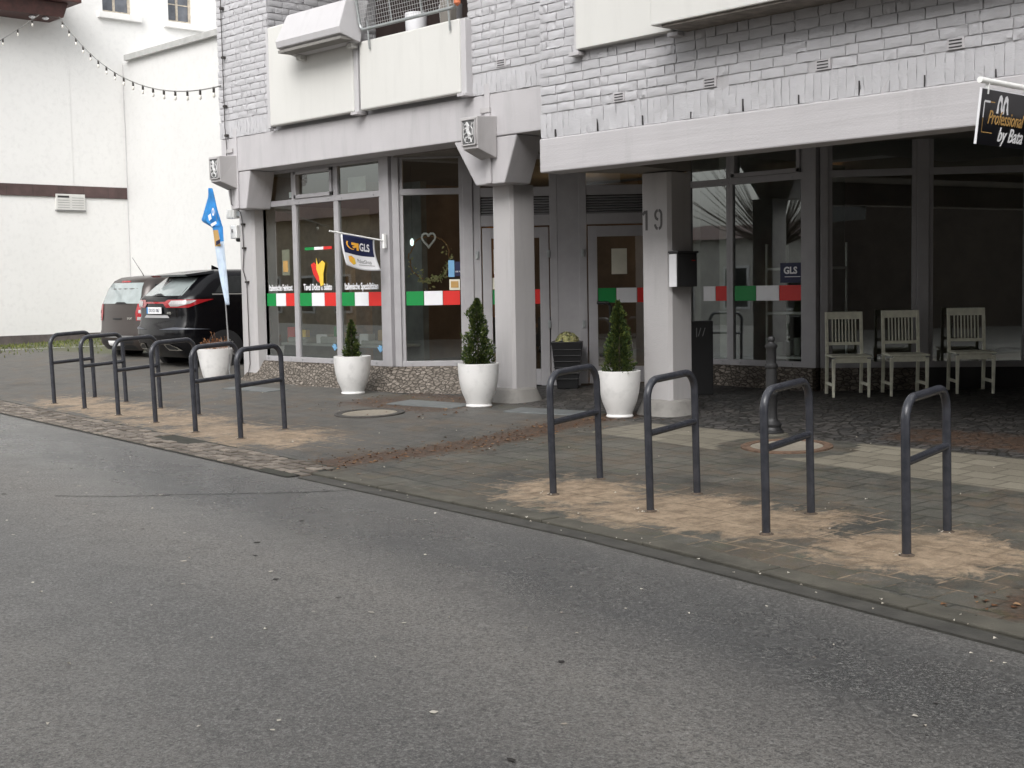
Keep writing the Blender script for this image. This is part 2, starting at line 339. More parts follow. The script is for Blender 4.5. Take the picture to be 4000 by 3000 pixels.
# ================================================================ GROUND
def rect_mask(x, y, x0, x1, y0, y1, s=.08):
    f = lambda t: max(0, min(1, .5 + t/(2*s)))
    return f(x-x0)*f(x1-x)*f(y-y0)*f(y1-y)
RACKS = [(-16.841, 7.673, 107.2), (-15.872, 7.624, 106.7), (-14.797, 7.529, 106.9), (-13.72, 7.429, 107.0), (-12.567, 7.266, 105.5),
         (-11.693, 7.272, 107.2), (-6.952, 6.978, 103.3), (-5.972, 6.934, 101.7), (-4.925, 6.817, 101.1), (-3.969, 6.842, 100.1)]
RW = .70
def masks(x, y):
    sand = 0
    for i, (rx, ry, h) in enumerate(RACKS):
        cxx, cyy = rx + .35*math.cos(R(h)) + (.12 if i < 5 else .05), ry + .35*math.sin(R(h)) - .08
        k = .82 if i < 4 else 1.0
        if i == 4: k = .85
        if i in (5,): cxx += .22; cyy -= .05
        if i == 6: cyy -= .12; cxx += .12; k = 1.1
        if i == 7: cyy -= .18; cxx += .15; k = 1.15
        if i == 8: cyy -= .02; cxx -= .25; k = .95
        if i == 9: cyy -= .14; k = 1.1
        d = math.hypot((x-cxx)/(.62 if i < 6 else .50), (y-cyy)/(.46 if i < 6 else .42))
        sand = max(sand, k*math.exp(-d*d*.62))
    xr = -9.5 + .12*math.sin(y*1.7)
    rust = rect_mask(x, y, xr-.34, xr+.34, 6.5, 11, .22) * .72
    rust = max(rust, rect_mask(x, y, -3.2, 4, 5.9, 6.9, .3)*.75, rect_mask(x, y, -13.6, -11.4, 9.5, 11.2, .3)*.6, rect_mask(x, y, -6.6, 3, 10.5, 11.6, .25)*.62,
               rect_mask(x, y, -15, -11.2, 8.6, 9.2, .3)*.35)
    yel = rect_mask(x, y, -9.0, 5, 9.45 - .12*(x+8.2), 10.35 - .02*(x+8), .03)
    if -7.5 < x < -6.2 and math.hypot(x+6.86, y-9.8) < .62: yel = 0
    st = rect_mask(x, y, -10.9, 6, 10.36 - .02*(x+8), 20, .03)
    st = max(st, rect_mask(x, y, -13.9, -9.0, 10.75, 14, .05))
    left = rect_mask(x, y, -60, -9.7, 0, 30, .3)
    moss = max(rect_mask(x, y, -32, -24, 12.3, 16, .4)*.95, rect_mask(x, y, -60, 6, yc(x)+.1, yc(x)+.42, .15)*.42, rect_mask(x, y, -14.2, -9, 10.2, 10.9, .2)*.4)
    return (sand, rust, yel), (st, left, moss)
def sheet(name, xs, rows, zf, mat, kind='structure', mask=False):
    me = bpy.data.meshes.new(name); vs = []; fs = []; m1 = []; m2 = []
    nx = len(xs); ny = len(rows)
    for j in range(ny):
        for i in range(nx):
            x = xs[i]; y = rows[j](x) if callable(rows[j]) else rows[j]
            vs.append((x, y, zf(x, y)))
            if mask:
                a, b = masks(x, y); m1.append((*a, 1)); m2.append((*b, 1))
    for j in range(ny-1):
        for i in range(nx-1): fs.append((j*nx+i, j*nx+i+1, (j+1)*nx+i+1, (j+1)*nx+i))
    me.from_pydata(vs, [], fs); me.materials.append(mat)
    if mask:
        for nm, dat in (('mask', m1), ('mask2', m2)):
            ca = me.color_attributes.new(nm, 'FLOAT_COLOR', 'POINT')
            ca.data.foreach_set('color', [q for c_ in dat for q in c_])
    me.polygons.foreach_set('use_smooth', [True]*len(fs)); me.update()
    o = bpy.data.objects.new(name, me); link(o); o['kind'] = kind; return o
def frange(a, b, s):
    n = max(1, round((b-a)/s)); return [a + (b-a)*i/n for i in range(n+1)]
xs = frange(-60, -20, 1) + frange(-20, -1.5, .07)[1:] + frange(-1.5, 8, .5)[1:]
rows = [(lambda x, d=d: yc(x) + d) for d in frange(0, 5.4, .065)] + [(lambda x, t=t: yc(x) + 5.4 + (30 - yc(x) - 5.4)*t) for t in frange(0, 1, .04)[1:]]
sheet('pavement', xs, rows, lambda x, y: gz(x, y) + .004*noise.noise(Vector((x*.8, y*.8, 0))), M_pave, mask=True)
def rz(x, y): return gz(x, yc(x)) - .012 + min(.12, .018*(yc(x) - y)) - .0
rxs = frange(-90, -20, 2) + frange(-20, 2, .4)[1:] + frange(2, 30, 1)[1:]
rd = sheet('road', rxs, [(lambda x, t=t: yc(x) - .0 - t*12) for t in [i/60 for i in range(61)]], rz, M_asph)
ca = rd.data.color_attributes.new('lane', 'FLOAT_COLOR', 'POINT')
ca.data.foreach_set('color', [c_ for v in rd.data.vertices for c_ in (min(1, (yc(v.co.x)-v.co.y)/5), 0, 0, 1)])
g = MB(); g.box(-200, 200, -200, 200, -1.2, -.9); tag(g.build('ground', M_kerb), kind='structure')
# far pavement across the street
far = MB(); far.box(-90, 30, -20, -4.5, -.6, .02); tag(far.build('far_pavement', M_kerb), kind='structure')
# kerb stones right of the property line
kb = MB(); x = -9.25
while x < 7:
    x1 = x + .98
    for a, b, w0, w1, h in ((x, x1, -.02, .155, .016),):
        A = Vector((a, yc(a), gz(a, yc(a)))); B = Vector((b, yc(b), gz(b, yc(b)))); t = (B-A).normalized(); n = Vector((-t.y, t.x, 0)).normalized()
        jz = rnd.uniform(-.003, .004)
        bot = [A+n*w0, B+n*w0-t*.012, B+n*w1-t*.012, A+n*w1]
        kb.hexa([p - Vector((0, 0, .1)) for p in bot], [p + Vector((0, 0, h+jz)) for p in bot])
    x = x1
tag(kb.build('kerb', M_kerb, bevel=.008), kind='structure')
gt = MB(); x = -9.2
while x < 7:
    x1 = x + .5
    A = Vector((x, yc(x), 0)); B = Vector((x1, yc(x1), 0))
    f_ = lambda p, d, s: (p.x, p.y + d, rz(p.x, p.y-.2) + s)
    gt.hexa([f_(A, -.19, -.05), f_(B, -.19, -.05), f_(B, -.035, -.05), f_(A, -.035, -.05)], [f_(A, -.19, .008), f_(B, -.19, .008), f_(B, -.035, .006), f_(A, -.035, .006)])
    x = x1
tag(gt.build('gutter', simple('gutter_strip', (.058, .055, .048), .7, var=.3, scale=7, bump=.004)), kind='structure')
gd = MB(); x = -9.2
while x < 7:
    x1 = x + .5
    for d0, d1, h in ((-.035, -.022, .007), (-.203, -.19, .003)):
        gd.quad((x, yc(x)+d0, rz(x, yc(x)-.1)+h), (x1, yc(x1)+d0, rz(x1, yc(x1)-.1)+h), (x1, yc(x1)+d1, rz(x1, yc(x1)-.1)+h), (x, yc(x)+d1, rz(x, yc(x)-.1)+h))
    x = x1
tag(gd.build('gutter_joint', M_gutter), kind='structure')
# rows of old setts at the edge of the road on the left
st = MB()
for row in range(5):
    x = -34 + rnd.uniform(0, .1)
    while x < -9.35 - (.55 if row == 0 else 0) :
        L = rnd.uniform(.12, .19); y0 = yc(x) - .22 + row*.098; d = .084 + rnd.uniform(-.006, .006)
        if row >= 3 and -12.6 < x < -11.9: x += L; continue
        zz = gz(x, y0) + rnd.uniform(.010, .022); sk = (yc(x+L)-yc(x))
        j = lambda: rnd.uniform(-.007, .007)
        top = [(x+.008+j(), y0+j(), zz), (x+L-.008+j(), y0+sk+j(), zz+j()*.5), (x+L-.008+j(), y0+d+sk+j(), zz), (x+.008+j(), y0+d+j(), zz)]
        bot = [(a, b, c_-.1) for a, b, c_ in top]; st.hexa(bot, top); x += L
tag(st.build('sett_gutter', M_sett, bevel=.008), kind='structure')
sb = MB()
for i in range(60):
    x = -34 + i*.412; x1 = x+.412
    sb.quad((x, yc(x)-.25, gz(x, yc(x))-.001), (x1, yc(x1)-.25, gz(x1, yc(x1))-.001), (x1, yc(x1)+.30, gz(x1, yc(x1)+.3)+.006), (x, yc(x)+.30, gz(x, yc(x)+.3)+.006))
tag(sb.build('sett_bed', M_gutter), kind='structure')
# crack / joint in the asphalt where two surfaces meet
ck = MB(); P = [(-9.6, 4.35), (-9.25, 4.7), (-8.95, 5.2), (-8.6, 5.7), (-8.35, 6.15)]
pts = []
for i in range(40):
    t = i/39*4; k = min(3, int(t)); u = t-k; pts.append((P[k][0]*(1-u)+P[k+1][0]*u + rnd.uniform(-.008, .008), P[k][1]*(1-u)+P[k+1][1]*u))
for a, b in zip(pts, pts[1:]):
    w_ = .007 + .005*rnd.random(); ck.quad((a[0]-w_, a[1], rz(*a)+.004), (a[0]+w_, a[1], rz(*a)+.004), (b[0]+w_, b[1], rz(*b)+.004), (b[0]-w_, b[1], rz(*b)+.004))
tag(ck.build('asphalt_crack', M_crack), kind='structure')
# parking bay line by the white house
pl = MB()
for a, b in (((-28.6, 11.7), (-28.15, 12.3)), ((-28.1, 12.37), (-27.7, 12.9)), ((-27.6, 13.0), (-26.6, 14.2)), ((-26.6, 14.2), (-24.6, 16.6))):
    pl.quad((a[0]-.06, a[1], gz(*a)+.009), (a[0]+.06, a[1], gz(*a)+.009), (b[0]+.06, b[1], gz(*b)+.009), (b[0]-.06, b[1], gz(*b)+.009))
tag(pl.build('parking_line', M_line), kind='structure')
# scattered pale bits and brown leaves
def scatter(n, f, s0, s1, mat, name, label, cat):
    b = MB()
    for _ in range(n):
        x, y, z = f(); s = rnd.uniform(s0, s1); a = rnd.uniform(0, 6.28); k = rnd.uniform(.4, 1)
        c_, s_ = math.cos(a)*s, math.sin(a)*s; h = rnd.uniform(.002, .012) if 'scraps' not in name else .0008
        b.add([(x-c_, y-s_, z+.004), (x-c_*.4+s_*k, y-s_*.4-c_*k, z+.004+h*.5), (x+s_*k*.8+c_*.5, y-c_*k*.8+s_*.5, z+.004+h), (x+c_, y+s_, z+.004), (x-s_*k, y+c_*k, z+.004+h*.6)], [(0, 1, 2, 3, 4)])
    return tag(b.build(name, mat), label, cat, kind='stuff')
def f1():
    y = rnd.uniform(6.5, 10.8); x = -9.5 + .12*math.sin(y*1.7) + rnd.gauss(0, .24); return x, y, gz(x, y)
def f2():
    x = rnd.uniform(-3.4, 1); y = yc(x) + abs(rnd.gauss(.3, .3)); return x, y, gz(x, y)
def f2b():
    x = rnd.uniform(-13.6, -11.2); y = rnd.gauss(10.1, .5); return x, y, gz(x, y)
q = rnd.random
scatter(900, lambda: f1() if q() < .6 else (f2() if q() < .5 else f2b()), .008, .024, M_leafbr, 'fallen_leaves', 'brown fallen leaves rotting along the paving joints', 'leaves')
def f3():
    x = rnd.uniform(-14, 0); y = rnd.uniform(.8, yc(x)-.05); return x, y, rz(x, y)
def f4():
    x = rnd.uniform(-18, 0); y = rnd.uniform(yc(x), 10.6); return x, y, gz(x, y)
def f5():
    x = rnd.uniform(-9, 0); y = yc(x) + rnd.gauss(-.05, .08); return x, y, gz(x, yc(x)) + .012
def f6():
    r_ = rnd.choice(RACKS); k = rnd.choice((0, 0, .7)); x = r_[0] + k*math.cos(R(r_[2])) + rnd.gauss(-.03, .04); y = r_[1] + k*math.sin(R(r_[2])) + rnd.gauss(-.01, .03); return x, y, gz(x, y)
def f7():
    x = rnd.uniform(-12, 0); y = rnd.gauss(yc(x)-2.1, .9); y = min(y, yc(x)-.1); return x, y, rz(x, y)
scatter(16, f7, .010, .026, simple('dark_scraps', (.03, .026, .024), .9, var=.3, scale=20), 'dark_scraps', 'dark flat scraps of leaf and gum stuck on the road', 'litter')
scatter(36, f7, .010, .022, M_bits, 'pale_scraps', 'larger pale flat scraps on the road surface', 'litter')
scatter(420, lambda: f3() if q() < .35 else (f4() if q() < .4 else (f5() if q() < .35 else f6())), .005, .013, M_bits, 'pale_litter', 'small pale stones and paper bits strewn over road and pavement', 'litter')
# ================================================================ GREY BUILDING
bld = thing('apartment_building', 'light grey painted brick apartment building with shops under its overhanging upper floor', 'building', (-13, 11, .45))
bld_inv = Matrix.Translation((13, -11, -.45))
def P(mb, name, mat, parent=None, **k):
    par = parent or bld
    o = mb.build(name, mat, None, **k)
    o.data.transform(bld_inv); o.parent = par
    return o
def text(s, size, mat, M, name, parent, shear=0, ext=.001, align='CENTER', sx=1, bold=0, inv=None):
    cu = bpy.data.curves.new(name, 'FONT'); cu.body = s; cu.size = size; cu.shear = shear; cu.extrude = ext; cu.align_x = align; cu.resolution_u = 3; cu.offset = bold
    o = bpy.data.objects.new(name, cu); link(o); me = bpy.data.meshes.new_from_object(o); bpy.data.objects.remove(o); bpy.data.curves.remove(cu)
    me.transform(Matrix.Diagonal((sx, 1, 1, 1)))
    me.transform(M @ Matrix(((1, 0, 0, 0), (0, 0, -1, 0), (0, 1, 0, 0), (0, 0, 0, 1))))
    if inv: me.transform(inv)
    me.materials.clear(); me.materials.append(mat)
    o = bpy.data.objects.new(name, me); link(o); o.parent = parent; return o
def bricks(mb, M, s0, s1, z0, z1, bw=.245, bh=.0915, proj=.014, holes=(), soldier=False, rough=1):
    save = mb.M; mb.M = M; row = 0; z = z0
    while z < z1 - .02:
        h = bh; s = s0 - (.5*bw if row % 2 else 0) + (rnd.uniform(-.02, .02))
        while s < s1 - .01:
            a = max(s, s0); L = bw*rnd.choice((1, 1, 1, 1, .5) if not soldier else (1,)); b = min(s+L, s1); s += L
            if b - a < .04: continue
            if any(h0 < (a+b)/2 < h1 and k0 < z+h/2 < k1 for h0, h1, k0, k1 in holes): continue
            gp = .0055 if not soldier else .0015; nx, nz = (7, 4) if not soldier else (3, 5)
            d = (proj if not soldier else .011) + rnd.uniform(-.002, .003); tilt = rnd.uniform(-.002, .003); vs = []; rg = rough*rnd.choice((.5, .8, 1, 1.7))
            for j in range(nz):
                for i in range(nx):
                    u = i/(nx-1); v = j/(nz-1); e = (i in (0, nx-1)) or (j in (0, nz-1))
                    x = a+gp+(b-a-2*gp)*u + rnd.uniform(-.003, .003); zz = z+gp+(h-2*gp)*v + rnd.uniform(-.003, .003)
                    y = -(d + tilt*(v-.5)*2 - (.0045 if e else 0) + rnd.uniform(-.0055, .0055)*rg)
                    vs.append((x, y, zz))
            n0 = len(vs); ring = [(i, 0) for i in range(nx)] + [(nx-1, j) for j in range(1, nz)] + [(i, nz-1) for i in range(nx-2, -1, -1)] + [(0, j) for j in range(nz-2, 0, -1)]
            for i, j in ring: p = vs[j*nx+i]; vs.append((p[0], .004, p[2]))
            fs = [(j*nx+i, j*nx+i+1, (j+1)*nx+i+1, (j+1)*nx+i) for j in range(nz-1) for i in range(nx-1)]
            for k in range(len(ring)):
                k2 = (k+1) % len(ring); i, j = ring[k]; i2, j2 = ring[k2]; fs.append((j*nx+i, n0+k, n0+k2, j2*nx+i2))
            mb.add(vs, fs)
        z += h; row += 1
    mb.M = save
YB = 10.62; ZB0, ZB1 = 3.56, 4.05
FL = frame(0, YB, 0)                 # left block: local x = world X, local -y = towards the street
FR = frame(-9.95, 9.86, -1.35)       # right block, turned a little
# --- left beam with haunches
b = MB(FL); b.box(-17.36, -9.9, 0, .45, ZB0, ZB1); P(b, 'facade_beam', M_conc, bevel=.012)
for nm, (t0, t1, b0, b1) in (('haunch', (-17.30, -16.62, -17.16, -16.76)), ('haunch', (-12.18, -11.09, -11.80, -11.31))):
    b = MB(FL); b.add([(b0, .012, 3.02), (b1, .012, 3.02), (t1, .012, ZB0-.003), (t0, .012, ZB0-.003), (b0, .43, 3.02), (b1, .43, 3.02), (t1, .43, ZB0-.003), (t0, .43, ZB0-.003)],
              [(0, 1, 2, 3), (7, 6, 5, 4), (4, 5, 1, 0), (5, 6, 2, 1), (6, 7, 3, 2), (7, 4, 0, 3)]); h = P(b, nm, M_conc, bevel=.015)
    b = MB(FL); mid = (b0+b1)/2
    b.box(mid-.045, mid+.045, -.018, .010, 3.03, ZB1+.12); P(b, 'rib', M_conc, h, bevel=.006)
# --- columns
def column(x0, x1, y0, y1, z1, base):
    zb = gz((x0+x1)/2, y0) - .1; c = .035; b = MB()
    pts = [(x0+c, y0), (x1-c, y0), (x1, y0+c), (x1, y1), (x0, y1), (x0, y0+c)]
    b.hexa([(x, y, zb) for x, y in pts], [(x, y, z1) for x, y in pts]); col = P(b, 'column', M_pillar, bevel=.01)
    if base:
        b = MB(); cx, cy = (x0+x1)/2, (y0+y1)/2; n = 20; bot = []; top = []; zg = zb+.1
        for k in range(n):
            a = 2*math.pi*k/n; ca, sa = math.cos(a), math.sin(a); q_ = max(abs(ca), abs(sa)); e = .35
            hx = (x1-x0)/2*1.0/q_**.8; hy = (y1-y0)/2*1.0/q_**.8
            bot.append((cx+ca*(hx+.13), cy+sa*(hy+.13), zg-.05)); top.append((cx+ca*(hx+.03), cy+sa*(hy+.03), zg+.17))
        b.hexa(bot, top); P(b, 'column_base', M_cbase, col, smooth=True, bevel=.03)
    return col
column(-17.36, -16.97, 10.87, 11.3, 3.03, False)
column(-11.80, -11.45, 10.87, 11.24, 3.03, True)
c19 = column(-9.46, -9.06, 10.87, 11.22, 3.0, True)
# number 19, stencil painted
z19 = 2.41
def stroke(lines_, w_, name):
    for ln_ in lines_:
        b = MB(); L_ = []; R__ = []
        for k, (x, z) in enumerate(ln_):
            a = Vector(ln_[max(0, k-1)]); c = Vector(ln_[min(len(ln_)-1, k+1)]); t = (c-a).normalized(); n = Vector((-t.y, t.x))*w_/2; L_.append((x+n.x, 10.868, z+n.y)); R__.append((x-n.x, 10.868, z-n.y))
        for k in range(len(ln_)-1): b.quad(L_[k], L_[k+1], R__[k+1], R__[k])
        P(b, name, M_dgrey, c19)
stroke([[(-9.375, 2.40), (-9.375, 2.61)], [(-9.43, 2.565), (-9.39, 2.60)]], .032, 'house_number')
n9 = lambda a0, a1, cx, cz, rx, rz_: [(cx+rx*math.cos(R(a0+(a1-a0)*k/10)), cz+rz_*math.sin(R(a0+(a1-a0)*k/10))) for k in range(11)]
stroke([n9(97, 268, -9.212, 2.557, .042, .048), n9(84, -10, -9.212, 2.557, .042, .048) + [(-9.17, 2.48)] + n9(-15, -80, -9.214, 2.47, .044, .060), n9(-100, -170, -9.214, 2.47, .044, .060)], .029, 'house_number')
# --- brick walls, left block
ZT = 8.6
wl = MB(FL); wl.box(-17.34, -16.06, .0005, 1.9, ZB1, ZT); wl.box(-11.86, -9.7, .0005, 1.9, ZB1, ZT); wl.box(-16.06, -11.86, .06, .35, ZB1, 5.0)
P(wl, 'wall', M_mortar)
for FF, a, c, z0, z1 in ((FL, -17.37, -16.05, 4.31, 6.6), (FL, -11.87, -10.1, 4.31, 6.1), (frame(-16.06, YB, 90), 0, 1.9, 5.05, 6.6)):
    bm_ = MB(); bricks(bm_, FF, a, c, z0, z1); P(bm_, 'brickwork', M_brick, smooth=True)
for a, c in ((-17.37, -16.05), (-11.87, -10.1)):
    bm_ = MB(); bricks(bm_, FL, a, c, ZB1+.005, ZB1+.25, bw=.082, bh=.245, soldier=True); P(bm_, 'soldier_course', M_brick, smooth=True)
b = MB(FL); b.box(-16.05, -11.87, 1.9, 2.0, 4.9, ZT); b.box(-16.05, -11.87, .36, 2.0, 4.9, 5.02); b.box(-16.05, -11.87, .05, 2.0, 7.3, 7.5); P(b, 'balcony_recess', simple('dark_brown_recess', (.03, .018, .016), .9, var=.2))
for x in (-13.9, -13.2, -12.55):
    b = MB(FL); b.lathe([(.10, 5.02), (.14, 5.2), (.15, 5.45), (.13, 5.45)], 16, x, .9); P(b, 'balcony_pot', M_wdecal, smooth=True)
b = MB(FL); b.box(-12.95, -12.75, .5, .6, 5.02, 7.3); b.box(-13.02, -12.98, 1.2, 1.25, 5.02, 7.3); P(b, 'balcony_post', M_soffit)
# cream balcony panels
for x0, x1, z1 in ((-15.88, -13.87, 5.44), (-13.82, -11.80, 4.955)):
    b = MB(frame(0, 10.50, 0)); b.box(x0, x1-.09, 0, .11, 4.055+.04, z1); pn = P(b, 'balcony_panel', M_cream, bevel=.02)
    b = MB(frame(0, 10.50, 0)); b.box(x1-.088, x1, .012, .13, 4.075, z1-.01); P(b, 'panel_post', M_trough, pn, bevel=.008)
    b = MB(frame(0, 10.50, 0)); b.box(x1-.12, x1+.02, -.03, .14, 4.052, 4.088); P(b, 'bracket', M_conc, pn, bevel=.004)
b = MB(frame(0, 10.50, 0)); b.box(-15.96, -15.90, .02, .12, 4.075, 5.44); P(b, 'panel_post', M_trough, bevel=.006)
# --- right block
b = MB(FR); b.box(0, 13, 0, .30, 3.0, 3.345); P(b, 'facade_beam', M_board, bevel=.014)
wl = MB(FR); wl.box(.02, 13, .0305, 1.2, 3.345, ZT); P(wl, 'wall', M_mortar)
vents = []
bm_ = MB(); F2 = FR @ Matrix.Translation((0, .03, 0))
vx = [1.12, 2.25, 3.47, 4.69, 5.9]
bricks(bm_, F2, 0.0, 13, 3.60, 5.75, holes=[(v-.09, v+.09, 3.6, 3.69) for v in vx])
P(bm_, 'brickwork', M_brick, smooth=True)
bm_ = MB(); bricks(bm_, F2, 0.0, 13, 3.35, 3.595, bw=.082, bh=.245, soldier=True, rough=1.3); P(bm_, 'soldier_course', M_brick, smooth=True)
for v, FF, z0 in [(v, F2, 3.605) for v in vx] + [(-11.3, FL, 4.33)]:
    b = MB(FF); b.box(v-.075, v+.075, -.021, .02, z0, z0+.088); ve = P(b, 'air_vent', M_conc, bevel=.003)
    b = MB(FF)
    for k in range(3): b.box(v-.055, v+.055, -.0245, -.01, z0+.014+k*.026, z0+.024+k*.026)
    P(b, 'vent_slot', M_louvre, ve)
for k in range(11): b = MB(F2); b.box(.22+k*.60, .2275+k*.60, -.0225, .0, 3.352, 3.352+(.075, .12, .09, .06, .11)[k % 5]); P(b, 'weep_joint', M_louvre)
# cream panel and the projecting cream bay with its soffit
b = MB(FR); b.box(.62, 1.86, -.07, .05, 4.165, 5.6); pn = P(b, 'cream_panel', M_cream, bevel=.006)
b = MB(FR); b.box(.555, .617, -.03, .05, 4.15, 5.6); P(b, 'panel_post', M_trough, pn)
for a, c in ((.52, .66), (1.82, 1.95)): b = MB(FR); b.box(a, c, -.075, .05, 4.11, 4.145); P(b, 'bracket', M_conc, pn, bevel=.004)
b = MB(FR); b.box(1.87, 12.5, -.36, .05, 4.17, 4.42); bay = P(b, 'bay_window', M_cream, bevel=.01)
b = MB(FR); b.box(1.95, 2.25, -.28, .05, 4.423, 5.8); b.box(2.25, 12.5, -.24, .05, 5.5, 5.8); P(b, 'frame', M_cream, bay)
b = MB(FR); b.box(2.25, 12.5, -.24, -.23, 4.423, 5.5); P(b, 'pane', M_glass, bay)
b = MB(FR); b.box(1.98, 12.4, -.33, .03, 4.145, 4.168); P(b, 'soffit_board', simple('soffit_board', (.17, .15, .13), .8, var=.35, scale=9), bay)
# --- ceilings of the arcade
b = MB(); b.box(-17.3, -9.5, 11.07, 16.5, 3.54, 3.7); b.box(-9.5, 3.5, 10.2, 22, 3.46, 3.7); P(b, 'ceiling', M_soffit)
b = MB(); b.hexa([(-9.94, 9.95, 3.012), (-8.9, 9.95, 3.012), (-9.05, 11.22, 3.012), (-9.47, 11.22, 3.012)], [(-9.94, 9.95, 3.45), (-8.9, 9.95, 3.45), (-9.05, 11.22, 3.45), (-9.47, 11.22, 3.45)])
P(b, 'cross_beam', M_soffit)
# ---------------------------------------------------------------- shop fronts
def strip_text(): pass
def shopfront(M, cells, name_posts=True):
    """cells: list of (kind, s0, s1); M local x along the wall, y inwards"""
    out = []
    for kind, s0, s1, opt in cells:
        b = MB(M)
        if kind == 'win':
            zs, zt, ztop = .87, 3.085, 3.52; fr = .05
            b.box(s0, s1, -.02, .06, .80, zs); b.box(s0, s1, -.01, .06, zt-.035, zt+.045); b.box(s0, s1, -.01, .06, ztop, 3.6)
            b.box(s0, s0+fr, 0, .055, zs, ztop); b.box(s1-fr, s1, 0, .055, zs, ztop)
            if opt.get('vent'):       # an opening transom light with its own frame
                b.box(s0+fr, s0+fr+.05, -.03, .05, zt+.045, ztop); b.box(s1-fr-.05, s1-fr, -.03, .05, zt+.045, ztop)
                b.box(s0+fr, s1-fr, -.03, .05, zt+.047, zt+.10); b.box(s0+fr, s1-fr, -.03, .05, ztop-.05, ztop-.002)
            w_ = P(b, 'shop_window', M_frame, bevel=.004)
            bb = MB(M)
            for q_ in (.15, .85): bb.box(s0+(s1-s0)*q_-.008, s0+(s1-s0)*q_+.008, -.032, -.02, .83, .845); bb.box(s0+(s1-s0)*q_-.008, s0+(s1-s0)*q_+.008, -.02, -.01, zt-.01, zt+.005)
            P(bb, 'screw', M_metal, w_)
            for z0, z1 in ((zs, zt-.035), (zt+.045, ztop)):
                g_ = MB(M); g_.quad((s0+fr, .03, z0), (s1-fr, .03, z0), (s1-fr, .03, z1), (s0+fr, .03, z1)); P(g_, 'pane', M_glass, w_)
            a, c = s0+fr, s1-fr
            if opt.get('flag'):
                t3 = opt['flag']; wd = c-a; e = [a+.01, a+wd*.335, a+wd*.675, c-.01]
                for k, mt in enumerate((M_green, M_wdecal, M_red)):
                    if mt and t3[k]:
                        d = MB(M); d.box(e[k]+.004, e[k+1]-.004, .020, .0265, 1.605, 1.79); P(d, 'stripe_decal', mt, w_)
            if opt.get('text'):
                text(opt['text'], .125, M_wdecal, M @ Matrix.Translation(((a+c)/2, .022, 1.83)), 'window_lettering', w_, inv=bld_inv, sx=opt.get('sx', .62), bold=.003)
            out.append(w_)
        elif kind == 'post':
            b.box(s0, s1, -.03, .09, opt.get('z', .80), 3.6); out.append(P(b, 'post', M_frame, bevel=.006))
        elif kind == 'panel':
            b.box(s0, s1, -.005, .06, .45, 3.6); b.box(s0+.03, s0+.035, -.008, 0, .5, 3.5); out.append(P(b, 'wall_panel', M_frame))
        elif kind == 'door':
            zb = gz(*(M @ Vector((s0, 0, 0))).xy) + .02
            b.box(s0, s0+.10, -.01, .07, zb, 3.58); b.box(s1-.10, s1, -.01, .07, zb, 3.58); b.box(s0+.1, s1-.1, -.005, .065, 3.0, 3.12); b.box(s0+.1, s1-.1, -.005, .065, 2.62, 2.76); b.box(s0+.1, s1-.1, -.005, .065, 3.48, 3.58)
            d_ = P(b, 'door_frame', M_frame, bevel=.004)
            l = MB(M); l.box(s0+.1, s1-.1, .04, .06, 2.762, 2.998); P(l, 'louvre_backing', M_louvre, d_)
            l = MB(M)
            for k in range(7): zz = 2.768+k*.033; l.add([(s0+.1, .0, zz), (s1-.1, .0, zz), (s1-.1, .036, zz+.02), (s0+.1, .036, zz+.02), (s0+.1, .002, zz-.004), (s1-.1, .002, zz-.004), (s1-.1, .038, zz+.014), (s0+.1, .038, zz+.014)], [(0, 1, 2, 3), (7, 6, 5, 4), (0, 4, 5, 1), (3, 2, 6, 7)])
            P(l, 'louvre', M_frame, d_)
            g_ = MB(M); g_.quad((s0+.1, .03, 3.12), (s1-.1, .03, 3.12), (s1-.1, .03, 3.48), (s0+.1, .03, 3.48)); P(g_, 'pane', M_glass, d_)
            # leaf
            b = MB(M); a, c = s0+.115, s1-.115; k = .12
            b.box(a, a+k, .0, .06, zb, 2.6); b.box(c-k, c, .0, .06, zb, 2.6); b.box(a+k, c-k, .002, .058, 2.46, 2.598); b.box(a+k, c-k, .002, .058, zb+.01, zb+.22)
            lf = P(b, 'door', M_frame, bevel=.004)
            g_ = MB(M); g_.quad((a+k, .03, zb+.22), (c-k, .03, zb+.22), (c-k, .03, 2.46), (a+k, .03, 2.46)); P(g_, 'pane', M_glass, lf)
            wd = c-a-2*k; e = [a+k, a+k+wd*.34, a+k+wd*.72, c-k]
            for kk, mt in enumerate((M_green, M_wdecal, M_red)):
                d = MB(M); d.box(e[kk]+.004, e[kk+1]-.004, .020, .0265, 1.60, 1.79); P(d, 'stripe_decal', mt, lf)
            for zz in (1.28, 2.2):
                for xx in (s0+.03, s1-.14): d = MB(M); d.box(xx, xx+.04, -.03, -.011 if xx < s0+.1 else -.001, zz, zz+.10); P(d, 'hinge', M_metal, lf, bevel=.004)
            out.append(lf)
    return out
FLW = frame(0, 11.05, 0)
w1 = shopfront(FLW, [('win', -17.02, -16.17, dict(flag=(1, 1, 1), text='Italienische Feinkost', sx=.60)), ('win', -16.17, -15.16, dict(flag=(1, 1, 1), vent=1, text='Tavel Dolce e Salato', sx=.66)),
                     ('win', -15.16, -14.14, dict(flag=(1, 1, 1), text='Italienische Spezialitäten', sx=.62)), ('post', -14.14, -13.95, {})])
FD = frame(-13.93, 11.07, 42)
w2 = shopfront(FD, [('post', .0, .09, {}), ('win', .09, .93, dict(flag=(1, 1, 1))), ('post', .93, 1.06, dict(z=.5)), ('door', 1.06, 2.16, {}), ('panel', 2.16, 2.44, {}), ('door', 2.44, 3.62, {}), ('post', 3.62, 3.8, dict(z=.4))])
FRW = frame(0, 13.6, 0)
